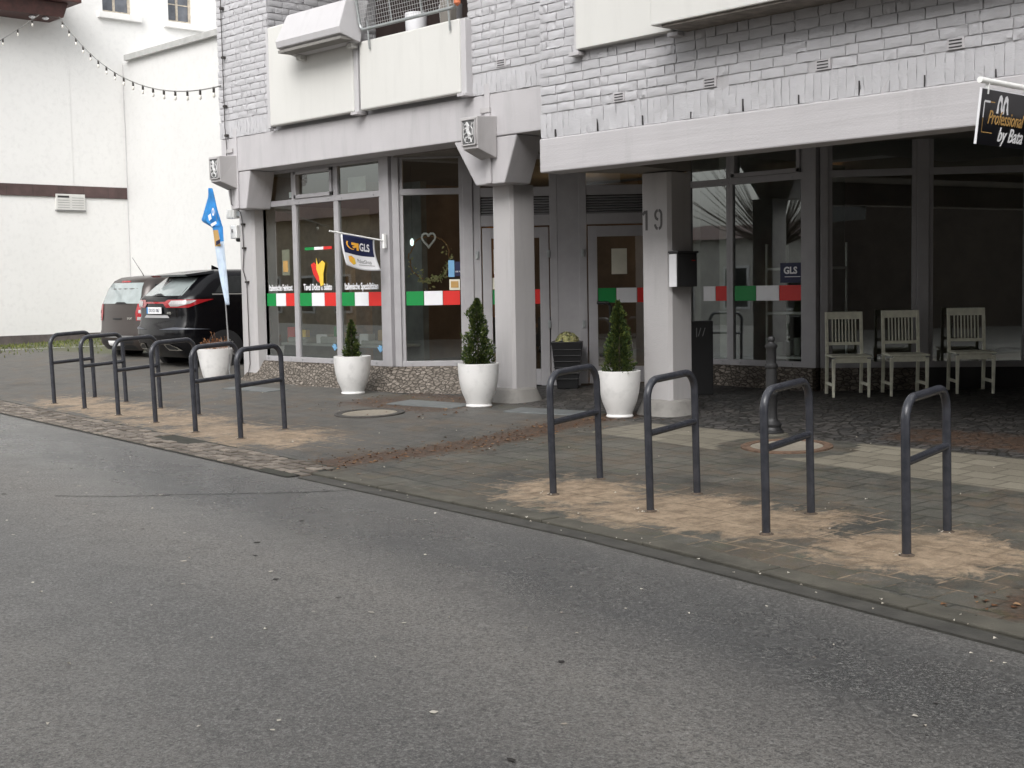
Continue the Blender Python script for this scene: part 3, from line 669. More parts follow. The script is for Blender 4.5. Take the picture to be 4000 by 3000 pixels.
w3 = shopfront(FRW, [('win', -11.05, -10.37, dict(flag=(0, 1, 1))), ('win', -10.37, -9.26, dict(flag=(1, 1, 1), vent=1)), ('post', -9.26, -9.08, {})])
FD2 = frame(-9.05, 13.62, 38)
w4 = shopfront(FD2, [('post', .0, .09, {}), ('win', .09, 1.10, dict(flag=(0, 0, 0))), ('post', 1.10, 1.24, dict(z=.4)), ('win', 1.24, 2.35, {}), ('post', 2.35, 2.5, dict(z=.4)), ('win', 2.5, 4.0, {}), ('post', 4.0, 4.2, dict(z=.4)), ('win', 4.2, 8, {})])
# door handle: black bent bar on the second door
hb = MB(FD); s_ = 2.78
hb.tube([(s_-.10, -.0, 1.60), (s_-.10, -.07, 1.60), (s_+.03, -.09, 1.60), (s_+.06, -.09, 1.55), (s_+.06, -.09, .98), (s_+.03, -.09, .92), (s_-.08, -.07, .92), (s_-.08, 0, .92)], .022, 10)
P(hb, 'handle', M_black, w2[5], smooth=True)
# posters, leaflets on glass
def flat(M, s0, s1, z0, z1, mat, parent, name='poster', y=.018):
    d = MB(M); d.box(s0, s1, y, y+.005, z0, z1); return P(d, name, mat, parent)
flat(FD, 2.86, 3.06, 1.97, 2.30, M_paper, w2[5]); flat(FD, 1.32, 1.40, 2.0, 2.32, M_paper, w2[3]); flat(FD, 1.30, 1.40, 1.80, 1.95, M_paper, w2[3])
flat(FD, .72, .80, 1.97, 2.19, M_ltblue, w2[1]); flat(FD, .81, .88, 1.98, 2.17, M_navy, w2[1])
flat(FD, .73, .87, 1.80, 1.94, M_paper, w2[1], 'picture'); flat(FD, .75, .85, 1.83, 1.915, M_gold, w2[1], 'picture', .012)
text('100 %', .03, M_wdecal, FD @ Matrix.Translation((.845, .013, 2.03)), 'sticker_print', w2[1], inv=bld_inv)
# carrier sticker low on the right shop window
flat(FRW, -9.62, -9.32, 1.82, 2.06, M_navy, w3[1], 'sticker')
text('GLS', .115, M_wdecal, FRW @ Matrix.Translation((-9.47, .014, 1.93)), 'sticker_print', w3[1], inv=bld_inv, bold=.004)
flat(FRW, -9.55, -9.33, 1.888, 1.896, M_wdecal, w3[1], 'sticker_print', .012)
# chilli and flag stick-ons in the second pane, butterflies low on the glass
d = MB(FLW)
def blob(mb, pts, y=.016, t=.006):
    mb.hexa([(p[0], y, p[1]) for p in pts], [(p[0], y-t, p[1]) for p in pts])
pg = [(-15.80, 2.19), (-15.72, 2.22), (-15.64, 2.16), (-15.60, 2.02), (-15.58, 1.92), (-15.66, 1.96), (-15.75, 2.06)]
blob(d, pg); P(d, 'window_sticker', M_red, w1[1])
d = MB(FLW); blob(d, [(-15.66, 2.28), (-15.62, 2.18), (-15.52, 2.24), (-15.45, 2.2), (-15.50, 2.05), (-15.50, 1.90), (-15.57, 1.88), (-15.60, 2.02), (-15.66, 2.12)], .009); P(d, 'window_sticker', M_yellow, w1[1])
for a, c, mt in ((-15.95, -15.72, M_green), (-15.72, -15.50, M_wdecal), (-15.50, -15.30, M_red)): flat(FLW, a, c, 2.395, 2.435, mt, w1[1], 'window_sticker')
for cx, cz in ((-15.28, .98), (-14.25, .98)):
    d = MB(FLW); 
    for k in range(4):
        a = R(35+k*32); blob(d, [(cx, cz), (cx+.07*math.cos(a)-.02, cz+.10*math.sin(a)), (cx+.07*math.cos(a)+.015, cz+.09*math.sin(a))], .016-.001*k)
    P(d, 'window_sticker', M_ltblue, w1[1] if cx < -15 else w1[2])
# wreath with a heart behind the diagonal window
wr = MB(FD); n = 26
for k in range(n):
    a = 2*math.pi*k/n; r_ = .30 + rnd.uniform(-.02, .02); wr.tube([(.46+r_*.9*math.cos(a), .10, 2.22+r_*math.sin(a)), (.46+r_*.9*math.cos(a+.24), .10+rnd.uniform(-.02, .02), 2.22+r_*math.sin(a+.24))], .008, 5)
P(wr, 'wreath_ring', M_wood, w2[1])
wr = MB(FD)
for k in range(150):
    a = rnd.gauss(-1.15, .65); r_ = .30 + rnd.gauss(0, .035); c_ = Vector((.46+r_*.9*math.cos(a), .09+rnd.uniform(-.03, .02), 2.22+r_*math.sin(a))); s2 = rnd.uniform(.012, .032)
    u = Vector((rnd.uniform(-1, 1), rnd.uniform(-.4, .4), rnd.uniform(-1, 1))).normalized()*s2; v_ = Vector((-u.z, 0, u.x))
    wr.add([c_-u, c_-v_*.5, c_+u, c_+v_*.5], [(0, 1, 2, 3)])
P(wr, 'wreath_leaves', M_cream_fl, w2[1])
wr = MB(FD); hp = []
for k in range(24):
    t = 2*math.pi*k/24; hp.append((.46+.0062*16*math.sin(t)**3*.9, .07, 2.47+.0066*(13*math.cos(t)-5*math.cos(2*t)-2*math.cos(3*t)-math.cos(4*t))))
wr.tube(hp+[hp[0]], .014, 6); P(wr, 'heart', M_wdecal, w2[1])
# plinth of small setts under the windows (battered)
top = [(-17.2, 11.0), (-13.97, 11.0), (-13.12, 11.75), (-13.14, 11.78)]; bot = [(-17.3, 10.72), (-13.80, 10.80), (-12.62, 11.10), (-12.95, 11.75)]
pb = MB(); N = 40
def lerp_poly(pts, t):
    k = min(len(pts)-2, int(t*(len(pts)-1))); u = t*(len(pts)-1)-k; return (pts[k][0]*(1-u)+pts[k+1][0]*u, pts[k][1]*(1-u)+pts[k+1][1]*u)
grid = []
for j in range(7):
    v = j/6; row_ = []
    for i in range(N+1):
        a = lerp_poly(bot, i/N); c = lerp_poly(top, i/N); e = v**.8
        z = (gz(*a)-.02)*(1-v) + .80*v; nn = .018*noise.noise(Vector((a[0]*5, z*5, a[1]*5)))
        row_.append((a[0]*(1-e)+c[0]*e, a[1]*(1-e)+c[1]*e - nn, z))
    grid.append(row_)
pb.add([p for r_ in grid for p in r_], [(j*(N+1)+i, j*(N+1)+i+1, (j+1)*(N+1)+i+1, (j+1)*(N+1)+i) for j in range(6) for i in range(N)])
P(pb, 'sett_plinth', M_plinth, smooth=True)
b = MB(); b.hexa([(-17.0, 10.99, .4), (-13.95, 10.99, .4), (-13.15, 11.74, .4), (-13.3, 11.9, .4), (-14, 11.2, .4), (-17, 11.2, .4)], [(-17.0, 10.99, .80), (-13.95, 10.99, .80), (-13.15, 11.74, .80), (-13.3, 11.9, .80), (-14, 11.2, .80), (-17, 11.2, .80)]); P(b, 'plinth', M_plinth)
b = MB(); b.box(-11.1, -9.08, 13.5, 13.66, .3, .80); P(b, 'plinth', M_plinth); b = MB(FD2); b.box(0, 1.2, -.06, .1, .3, .80); P(b, 'plinth', M_plinth)
b = MB(FD2); b.box(1.2, 8, -.02, .1, .3, .80); P(b, 'plinth', M_louvre)
# interiors
b = MB(); b.box(-17.3, -3, 17.5, 17.7, .3, 3.6); b.box(-17.36, -17.25, 11.3, 17.6, .3, 3.6); P(b, 'shop_back_wall', M_inter)
b = MB(); b.box(-17.3, 3, 11.9, 17.6, .40, .50) if 0 else b.hexa([(-17.2, 11.2, .45), (-14, 11.2, .45), (-11.2, 13.75, .45), (-9, 13.75, .45), (-3.5, 17.8, .45), (-17.2, 17.8, .45)], [(-17.2, 11.2, .56), (-14, 11.2, .56), (-11.2, 13.75, .56), (-9, 13.75, .56), (-3.5, 17.8, .56), (-17.2, 17.8, .56)]); P(b, 'shop_floor', M_inter)
b = MB(); b.box(-11.3, -11.2, 13.9, 17.5, .5, 3.54); P(b, 'partition', M_interl)
b = MB(); b.box(-17.24, -17.2, 11.25, 13.2, .56, 3.1); b.box(-16.9, -16.75, 12.3, 12.4, .56, 3.0); P(b, 'pale_inner_wall', M_interl)
b = MB(); b.box(-15.0, -14.35, 11.9, 12.0, .6, 3.3); b.box(-15.9, -15.6, 12.4, 12.5, .6, 2.3); P(b, 'curtain', simple('grey_curtain', (.16, .17, .17), .9, var=.3, scale=4))
b = MB(); b.box(-16.4, -16.15, 12.1, 12.4, .6, 2.5); b.box(-15.6, -15.3, 14, 14.2, .6, 2.8); P(b, 'wooden_post', M_wood)
b = MB(); b.box(-16.9, -14.4, 11.25, 11.9, 1.02, 1.06); b.box(-16.8, -16.3, 11.3, 11.6, 1.06, 1.14); b.box(-15.9, -15.4, 11.25, 11.6, 1.06, 1.16); b.box(-15.0, -14.5, 11.3, 11.7, 1.06, 1.12); P(b, 'window_shelf', M_interl, bevel=.02)
b = MB(); b.box(-11.05, -10.95, 13.75, 14.5, .6, 3.3); b.box(-10.62, -10.45, 13.72, 13.76, .88, 3.45); P(b, 'pale_inner_wall', M_interl)
# paper notices on the glass and goods on the inner sill
flat(FLW, -16.55, -16.36, 2.05, 2.42, M_paper, w1[0], 'notice', .032); flat(FLW, -16.52, -16.40, 2.10, 2.26, M_gold, w1[0], 'notice', .028)
flat(FLW, -15.0, -14.6, 3.16, 3.36, M_interl, w1[2], 'notice', .10); flat(FLW, -16.32, -16.24, 3.16, 3.24, M_wdecal, w1[0], 'notice', .032)
# hidden sides and the mass above so that light behaves
b = MB(); b.box(-17.34, 3.2, 12.6, 24, 3.7, 8.6); b.box(-17.34, -17.26, 11.3, 24, .3, 3.7); P(b, 'rear_mass', M_mortar)
b = MB(); b.box(-3.3, 3.2, 17.0, 17.2, .2, 3.6); b.box(3.0, 3.2, 10.1, 17.2, -.1, 3.6); b.box(2.7, 3.1, 10.1, 10.5, -.1, 3.0); P(b, 'arcade_end_wall', M_soffit)
# fitting glass on the wall: flood light and camera box left of the first column
fl = thing('floodlight', 'small white ribbed floodlight on the left corner of the grey building', 'lamp', (-17.45, 10.93, 2.92))
b = MB(); b.box(-.22, -.02, -.06, .04, .0, .14); 
for k in range(5): b.box(-.215+k*.04, -.20+k*.04, -.075, -.06, .01, .13)
b.build('housing', M_white, fl, bevel=.006); b = MB(); b.box(-.02, .10, -.02, .02, .03, .10); b.build('arm', M_metal, fl)
fl = thing('security_camera', 'white box camera with dark lens below the floodlight', 'camera', (-17.45, 10.93, 2.62))
b = MB(); b.box(-.14, .03, -.06, .05, .0, .20); b.build('housing', M_white, fl, bevel=.01); b = MB(); b.box(-.10, -.06, -.066, -.06, .09, .14); b.build('lens', M_grey, fl)
b = MB(); b.lathe([(.03, -.05), (.045, -.02), (.03, 0)], 12, -.01, 0); b.build('sensor', M_black, fl, smooth=True)
# ---------------------------------------------------------------- cable down the left edge
cb = MB(); pts = [(-17.18, 10.575, 6.6), (-17.17, 10.575, 5.3), (-17.165, 10.575, 4.2), (-17.16, 10.595, 3.86), (-17.17, 10.59, 3.82), (-17.1, 10.60, 3.4), (-17.10, 10.60, 3.1), (-17.26, 10.85, 3.0), (-17.22, 10.85, 2.85), (-17.20, 10.85, 2.4), (-17.24, 10.85, 2.15), (-17.15, 10.85, 1.95), (-17.14, 10.85, 1.5), (-17.13, 10.85, .75), (-17.16, 10.83, .58), (-17.3, 10.83, .55)]
cb.tube(pts, .0065, 6); cbo = thing('wall_cable', 'dark cable clipped down the left edge of the grey building', 'cable', (0, 0, 0)); cb.build('wire', M_wire, cbo, smooth=True)
b = MB()
for z, x, y in ((5.9, -17.175, 10.58), (5.2, -17.17, 10.58), (4.5, -17.167, 10.58), (4.08, -17.165, 10.59), (2.8, -17.21, 10.85), (2.45, -17.2, 10.85), (1.95, -17.15, 10.85)): b.box(x-.02, x+.045, y-.02, y+.02, z, z+.03)
b.build('clip', M_wire, cbo)
# ---------------------------------------------------------------- lamp boxes with a lion in relief
def wall_lamp(x, label):
    t = thing('wall_lamp', label, 'wall lamp', (x, YB, 3.35), 0, 'box lamps on the columns')
    w2_, d_ = .145, .28
    b = MB(); b.add([(-w2_+.02, -d_, .06), (w2_-.02, -d_, .06), (w2_, -.0, -.04), (-w2_, -.0, -.04), (-w2_, -d_-.02, .42), (w2_, -d_-.02, .42), (w2_+.01, 0, .44), (-w2_-.01, 0, .44)],
                    [(3, 2, 1, 0), (4, 5, 6, 7), (0, 1, 5, 4), (1, 2, 6, 5), (2, 3, 7, 6), (3, 0, 4, 7)]); b.build('housing', M_pillar, t, bevel=.008)
    b = MB(); b.box(-.12, .12, -d_-.024, -d_-.004, .10, .115); b.box(-.12, .12, -d_-.032, -d_-.012, .385, .40); b.box(-.12, -.105, -d_-.03, -d_-.006, .10, .40); b.box(.105, .12, -d_-.03, -d_-.006, .10, .40); b.build('rim', M_pillar, t, bevel=.002)
    b = MB(); b.box(-.104, .104, -d_-.020, -d_-.002, .116, .384); b.build('shield_field', simple('shield_field', (.10, .10, .10), .7, var=.3, scale=30), t)
    b = MB(); yy = -d_-.024
    def ln(pts, r_): b.tube([(px, yy, pz) for px, pz in pts], r_, 6)
    ln([(-.05, .33), (-.02, .35), (.0, .32), (-.01, .27), (.02, .22), (.01, .17)], [.014, .02, .02, .022, .022, .012])
    ln([(-.01, .28), (-.05, .30), (-.075, .28)], .009); ln([(0, .25), (-.045, .24), (-.075, .22)], .009); ln([(.01, .20), (-.04, .19), (-.055, .15)], .010); ln([(.015, .19), (.045, .17), (.05, .13)], .010)
    ln([(.02, .2), (.065, .22), (.07, .28), (.045, .31), (.07, .35)], .007)
    ln([(-.09, .36), (-.085, .2), (-.05, .14), (0, .125), (.05, .14), (.085, .2), (.09, .36)], .004)
    b.build('lion_relief', simple('relief_white', (.55, .55, .55), .6, var=.2, scale=40), t, smooth=True)
    b = MB(); b.box(-.10, .06, -.03, -.0, .49, .55); b.build('cap', M_pillar, t, bevel=.006); return t
wall_lamp(-17.08, 'grey box lamp with a lion shield at the left end of the facade beam')
wall_lamp(-11.56, 'grey box lamp with a lion shield above the middle column')
# ---------------------------------------------------------------- trough on the balcony and mesh frame
tr = thing('planter_trough', 'long grey fibre-cement planter trough hung on the tall cream balcony panel', 'planter', (-14.7, 10.5, 5.0))
b = MB(); L0, L1 = -.46, .96
b.add([(L0, -.34, .02), (L1, -.34, .02), (L1, -.03, -.07), (L0, -.03, -.07), (L0+.06, -.20, .46), (L1-.06, -.20, .46), (L1-.06, .16, .48), (L0+.06, .16, .48), (L0, -.36, .10), (L1, -.36, .10)],
      [(3, 2, 1, 0), (4, 5, 6, 7), (0, 1, 9, 8), (8, 9, 5, 4), (1, 2, 6, 5, 9), (3, 0, 8, 4, 7), (2, 3, 7, 6)]); b.build('trough', M_trough, tr, bevel=.012)
for xb in (L0+.1, L1-.2): b = MB(); b.box(xb, xb+.1, -.1, .0, -.12, -.06); b.build('bracket', M_cream, tr)
b = MB(); b.box(L0+.02, L1-.02, -.33, -.05, -.045, -.01); b.build('underside', M_cbase, tr)
rl = thing('balcony_mesh_frame', 'grey tubular frame with wire mesh leaning out above the short cream panel', 'railing', (-12.8, 10.46, 5.08))
b = MB(); hw, hh, cr = .92, .62, .08; fpts = []
for cx_, cz_, a0 in ((hw-cr, cr, -90), (hw-cr, hh-cr, 0), (-hw+cr, hh-cr, 90), (-hw+cr, cr, 180)):
    for k in range(5): a = R(a0+k*22.5); fpts.append((cx_+cr*math.cos(a), -.16*(cz_+cr*math.sin(a)), cz_+cr*math.sin(a)))
b.tube(fpts+[fpts[0]], .02, 8); b.build('frame', M_metal, rl, smooth=True)
b = MB(); n = 40
for k in range(1, n): x = -hw+2*hw*k/n; b.box(x-.002, x+.002, -.07, -.066, .0, hh) if 0 else b.tube([(x, 0, .01), (x, -.16*hh, hh-.01)], .0022, 4)
for k in range(1, 13): z = hh*k/13; b.tube([(-hw, -.16*z, z), (hw, -.16*z, z)], .0022, 4)
b.build('wire_mesh', simple('white_wire', (.5, .5, .5), .5, var=0), rl)
for x in (-hw+.62, -hw+1.2): b = MB(); b.tube([(x, 0.012, .0), (x, -.16*hh+.012, hh)], .009, 6); b.build('support_bar', M_metal, rl)
for x in (-hw+.15, hw-.15): b = MB(); b.tube([(x, .02, -.25), (x, -.01, .1)], .012, 6); b.build('support_bar', M_metal, rl)
b = MB(); b.lathe([(.01, 0), (.04, .03), (.04, .07), (.01, .1)], 12, hw+.03, -.02); b.build('orange_ball', simple('orange_ball', (.6, .18, .08), .5), rl, smooth=True)
M_foot = simple('mortar_collar', (.10, .075, .055), .95, var=.5, scale=35, bump=.006)
# ================================================================ BICYCLE STANDS
def stand_proto():
    t = thing('bicycle_stand', 'x', 'bicycle stand', (0, 0, 0), 0, 'bicycle stands along the road edge')
    H = .896; cr = .135; pts = [(0, 0, -.05), (0, 0, .3), (0, 0, H-cr)]
    for k in range(1, 9): a = R(k*11.25); pts.append((cr-cr*math.cos(a), 0, H-cr+cr*math.sin(a)))
    for k in range(0, 9): a = R(90-k*11.25); pts.append((RW-cr+cr*math.cos(a), 0, H-cr+cr*math.sin(a)))
    pts += [(RW, 0, .3), (RW, 0, -.05)]
    b = MB(); b.tube(pts, .0265, 16); b.build('hoop', M_anth, t, smooth=True)
    for fx in (0, RW):
        b = MB(); b.lathe([(.048, -.02), (.046, .002), (.038, .006), (.029, .009), (.027, .011)], 14, fx, 0, capt=False); b.build('footing', M_foot, t, smooth=True)
    b = MB(); b.tube([(.02, 0, .535), (RW-.02, 0, .535)], .0235, 16); b.build('crossbar', M_anth, t, smooth=True)
    return t
names = ['leftmost bicycle stand of the row of six by the setts', 'second bicycle stand from the left in front of the white wall', 'third bicycle stand from the left in front of the parked cars',
         'fourth bicycle stand from the left in front of the black car', 'bicycle stand in front of the white pot with dry twigs', 'last bicycle stand on the right of the row of six, fully visible',
         'bicycle stand left of the conifer pot by column 19, first of the row of four', 'bicycle stand in front of column 19, second of the row of four', 'bicycle stand in front of the iron bollard, third of the row of four', 'rightmost and nearest bicycle stand, in front of the pale chairs']
proto = stand_proto(); tilt = Matrix.Rotation(.033, 4, 'X') @ Matrix.Rotation(.003, 4, 'Y')
for i, (x, y, h) in enumerate(RACKS):
    o = proto if i == 0 else copy_tree(proto)
    o['label'] = names[i]
    o.matrix_world = Matrix.Translation((x, y, gz(x, y))) @ tilt @ Matrix.Rotation(R(h), 4, 'Z')
# ================================================================ PLANTED POTS
def conifer(x, y, pot_h, r_top, tree_h, tree_r, label, seed, drop=0.0, lean=0):
    t = thing('potted_conifer', label, 'potted plant', (x, y, gz(x, y)), rnd.uniform(0, 6), 'white pots with small conifers'); k = r_top/.25; h = pot_h
    b = MB(); b.lathe([(.155*k, 0), (.162*k, .012), (.15*k, .035), (.165*k, .08*h/.5), (.205*k, .17*h/.5), (.232*k, .28*h/.5), (.246*k, .40*h/.5), (.25*k, h), (.243*k, h+.004), (.232*k, h-.004), (.226*k, h-.05)], 40, capt=False)
    b.build('pot', M_pot, t, smooth=True)
    b = MB(); b.lathe([(.001, h-.05), (.12*k, h-.042), (.228*k, h-.055)], 20, capb=False, capt=False); b.build('soil', M_soil, t)
    b = MB(); b.tube([(0, 0, h-.08), (.01, 0, h+.2), (0, .01, h+tree_h*.8)], [.014, .010, .004], 6); b.build('trunk', M_bark, t)
    r2 = random.Random(seed); b = MB(); z0 = h-.03 + drop
    lob = [(r2.uniform(0, 6.28), r2.uniform(.0, .95), r2.choice((.45, .6, .8, 1.25, 1.4))) for _ in range(34)]
    N = int(5200*(tree_r/.17)*(tree_h/.55))
    for i in range(N):
        v = r2.random()**1.25; a = r2.uniform(0, 6.28)
        env = tree_r*(1-v)**.75*(1.0 if v > .12 else .72+.28*v/.12) + .006
        for la, lv, lk in lob:
            if abs(((a-la+3.14) % 6.28)-3.14) < .5 and abs(v-lv) < .07: env *= lk
        rr = min(env, tree_r*1.12)*(.35+.65*r2.random()**.5)*(1+.16*math.sin(3*a+v*19)+.1*math.sin(7*a+v*41)); z = z0+tree_h*v
        px, py = rr*math.cos(a)+lean*v, rr*math.sin(a)
        up = Vector((math.cos(a)*.9, math.sin(a)*.9, r2.uniform(.2, 1.4))).normalized(); L = r2.uniform(.014, .038)*(1.0 if v < .9 else .7)
        sd_ = up.cross(Vector((r2.uniform(-1, 1), r2.uniform(-1, 1), r2.uniform(-1, 1)))).normalized()*L*.16
        p = Vector((px, py, z)); b.add([p-sd_, p+up*L*.5-sd_*1.4, p+up*L, p+up*L*.55+sd_*1.4, p+sd_], [(0, 1, 2, 3, 4)])
    b.build('foliage', M_conifer, t); return t
conifer(-14.10, 10.48, .49, .243, .48, .095, 'white pot with the smallest and sparsest conifer, in front of the sett plinth', 3, .02)
conifer(-11.56, 10.40, .50, .24, .79, .18, 'white pot with a tall pointed conifer left of the middle column', 5, -.01)
conifer(-9.50, 10.55, .49, .225, .78, .17, 'white pot with a tall dense conifer touching column 19', 8, -.01, -.02)
t = thing('twig_pot', 'white square-shouldered pot with dry orange-brown twigs beside the first column', 'potted plant', (-17.72, 10.62, gz(-17.72, 10.62)), .3)
b = MB(); b.lathe([(.16, 0), (.175, .02), (.19, .05), (.225, .2), (.272, .47), (.265, .47), (.258, .43)], 36, capt=False); b.build('pot', M_pot, t, smooth=True)
b = MB(); b.lathe([(.001, .45), (.225, .44)], 20, capb=False, capt=False); b.build('soil', M_soil, t)
b = MB()
for k in range(120):
    a = rnd.uniform(0, 6.28); r_ = rnd.uniform(0, .2); p = Vector((r_*math.cos(a), r_*math.sin(a), .45)); e = p + Vector((rnd.uniform(-.09, .09), rnd.uniform(-.09, .09), rnd.uniform(.04, .16+.12*(k % 7 == 0))))
    b.tube([p, (p+e)/2+Vector((rnd.uniform(-.02, .02), 0, 0)), e], .0018, 3); s_ = rnd.uniform(.012, .028); u = Vector((rnd.uniform(-1, 1), rnd.uniform(-1, 1), rnd.uniform(-1, 1))).normalized()*s_
    v_ = u.cross(Vector((.3, .5, .8))); b.add([e-u, e-v_, e+u, e+v_], [(0, 1, 2, 3)])
b.build('dry_twigs', M_twig, t)
t = thing('flower_tub', 'tall tapering black tub with pale yellow flowers beside the second shop door', 'potted plant', (-12.02, 12.36, gz(-12.02, 12.36)), R(42))
b = MB(); b.hexa([(-.13, -.13, 0), (.13, -.13, 0), (.13, .13, 0), (-.13, .13, 0)], [(-.20, -.20, .60), (.20, -.20, .60), (.20, .20, .60), (-.20, .20, .60)])
for k in range(6): b.box(-.16-.006*k, .16+.006*k, -.165-.007*k, -.15, .12+k*.075, .13+k*.075)
b.build('tub', M_black, t, bevel=.01)
b = MB(); r2 = random.Random(4)
for k in range(420):
    d = Vector((r2.gauss(0, 1), r2.gauss(0, 1), abs(r2.gauss(0, 1)))).normalized(); p = Vector((d.x*.15, d.y*.15, .58+d.z*.14)); u = Vector((r2.uniform(-1, 1), r2.uniform(-1, 1), r2.uniform(-1, 1))).normalized()*r2.uniform(.012, .022); v_ = u.cross(d)
    if v_.length > 0: b.add([p-u, p-v_, p+u, p+v_], [(0, 1, 2, 3)])
b.build('flowers', M_cream_fl, t)
# ================================================================ BOLLARD
t = thing('bollard', 'dark cast-iron bollard with ringed shaft and ball top behind the bicycle stands', 'bollard', (-7.40, 10.33, gz(-7.4, 10.33)))
b = MB(); b.lathe([(.115, 0), (.118, .03), (.10, .045), (.098, .06), (.088, .075), (.094, .09), (.094, .105), (.080, .12), (.064, .135), (.056, .16), (.054, .36), (.062, .372), (.064, .385), (.062, .40), (.052, .41), (.050, .62), (.058, .63), (.060, .645), (.058, .66), (.047, .67), (.044, .80), (.050, .81), (.058, .825), (.058, .84), (.045, .85), (.03, .862), (.026, .87), (.034, .88), (.036, .90), (.028, .917), (.012, .925)], 28)
b.build('shaft', M_cast, t, smooth=True)
b = MB(); b.lathe([(.16, .0), (.15, .015), (.12, .02)], 20); b.build('footing', M_kerb, t)
# ================================================================ CHAIRS
def chair_proto():
    t = thing('chair', 'x', 'chair', (0, 0, 0), 0, 'pale wooden chairs under the arcade')
    W, D, H, SH = .43, .42, .96, .455
    for x in (0, W-.035):
        b = MB(); b.hexa([(x+.004, -.02, 0), (x+.031, -.02, 0), (x+.031, .012, 0), (x+.004, .012, 0)], [(x, -.03, SH-.02), (x+.038, -.03, SH-.02), (x+.038, .01, SH-.02), (x, .01, SH-.02)]); b.build('leg', M_chair, t, bevel=.003)
        b = MB(); b.hexa([(x, D+.02, 0), (x+.035, D+.02, 0), (x+.035, D+.055, 0), (x, D+.055, 0)], [(x, D-.03, SH), (x+.035, D-.03, SH), (x+.035, D+.01, SH), (x, D+.01, SH)])
        b.hexa([(x, D-.03, SH+.001), (x+.035, D-.03, SH+.001), (x+.035, D+.01, SH+.001), (x, D+.01, SH+.001)], [(x, D+.03, H), (x+.035, D+.03, H), (x+.035, D+.055, H), (x, D+.055, H)]); b.build('leg', M_chair, t, bevel=.003)
        b = MB(); b.box(x+.008, x+.028, .012, D, .12, .155); b.build('stretcher', M_chair, t, bevel=.003)
    b = MB(); b.box(-.01, W+.01, -.045, D-.02, SH-.002, SH+.02); b.box(.036, W-.036, -.02, 0, SH-.065, SH-.004); b.build('seat', M_chair, t, bevel=.006)
    yb = lambda z: D-.028 + .062*(z-SH)/(H-SH)
    b = MB()
    def bar(x0, x1, z0, z1, th=.02): b.hexa([(x0, yb(z0), z0), (x1, yb(z0), z0), (x1, yb(z0)+th, z0), (x0, yb(z0)+th, z0)], [(x0, yb(z1), z1), (x1, yb(z1), z1), (x1, yb(z1)+th, z1), (x0, yb(z1)+th, z1)])
    bar(.035, W-.035, H-.085, H); bar(.035, W-.035, .575, .61)
    for k in range(8): x = .075+k*(W-.15-.014)/7; bar(x, x+.014, .61, H-.085, .014)
    b.build('backrest', M_chair, t, bevel=.002); return t
ch = chair_proto()
for i, (x, y, h, lb) in enumerate(((-8.52, 13.05, 43, 'pale wooden slat-back chair nearest the shop window, leftmost of three'), (-8.03, 13.46, 43, 'middle one of the three pale wooden slat-back chairs'), (-7.53, 14.02, 41, 'pale wooden chair standing apart in the dark, rightmost of three'))):
    o = ch if i == 0 else copy_tree(ch); o['label'] = lb; o.location = (x, y, gz(x, y)+.005); o.rotation_euler = (0, 0, R(h))
# ================================================================ MAIL BOX, BIN
t = thing('mailbox', 'black mailbox with a white side strip fixed to the right side of column 19', 'mailbox', (-9.06, 11.0, 1.80))
b = MB(); b.box(0, .12, -.15, .17, 0, .35); b.box(-.0, .135, -.165, .18, .35, .372); b.build('box', simple('mailbox_grey', (.03, .03, .031), .4, var=.1), t, bevel=.006)
b = MB(); b.box(.01, .11, -.160, -.152, .0, .34); b.build('side_strip', M_wdecal, t, bevel=.003); b = MB(); b.box(.122, .125, .08, .13, .27, .277); b.build('name_tag', M_red, t)
b = MB(); b.box(.121, .126, -.10, .05, .31, .317); b.build('slot', M_louvre, t)
t = thing('standing_ashtray', 'tall black bin with a cigarette sign behind column 19', 'bin', (-10.06, 12.6, gz(-10.06, 12.6)), R(46))
b = MB(); b.box(-.15, .15, -.10, .10, .0, .88); b.build('body', M_black, t, bevel=.008)
b = MB(); 
for k in range(2): b.add([(-.03+k*.05, -.103, .70), (-.02+k*.05, -.103, .70), (.01+k*.05, -.103, .80), (.0+k*.05, -.103, .80)], [(0, 1, 2, 3)])
b.box(-.05, -.04, -.104, -.101, .69, .80); b.build('pictogram', M_grey, t)
# ================================================================ MANHOLES AND PLATES
def manhole(x, y, r_, label, rim):
    t = thing('manhole_cover', label, 'manhole cover', (x, y, gz(x, y)+.004)); t.rotation_euler = (.033, .009, 0)
    b = MB(); b.lathe([(r_*.80, -.03), (r_, -.03), (r_, .010), (r_*.93, .014), (r_*.90, .006), (r_*.84, .006), (r_*.80, .010), (r_*.80, -.03)], 48, capb=False, capt=False); b.build('rim', rim, t, smooth=True)
    b = MB(); b.lathe([(r_*.79, -.02), (r_*.79, .004), (r_*.70, .006), (r_*.67, .001), (r_*.01, .004)], 48); b.build('cover', M_cover, t, smooth=True)
manhole(-12.17, 9.27, .40, 'round concrete-filled manhole cover in the dark paving by the left shop', simple('dark_iron_rim', (.06, .055, .05), .8, var=.3, scale=15))
manhole(-6.86, 9.80, .40, 'round manhole cover with rusty rim in the yellow slabs beside the bollard', M_rust)
for (x, y, a, L, W_, lb) in ((-12.22, 10.22, 8, 1.05, .42, 'grey metal plate in the paving left of the tall conifer pot'), (-10.45, 10.45, 12, 1.0, .36, 'grey metal plate in the paving between the two tall conifer pots'), (-15.85, 10.1, 5, 1.0, .36, 'grey metal plate in the paving below the left shop window')):
    b = MB(); b.box(-L/2, L/2, -W_/2, W_/2, -.03, .009); o = b.build('cover_plate', M_plate, bevel=.004, loc=(x, y, gz(x, y)+.003), rot=(.033, .009, R(a))); tag(o, lb, 'metal plate', 'metal plates in the paving')
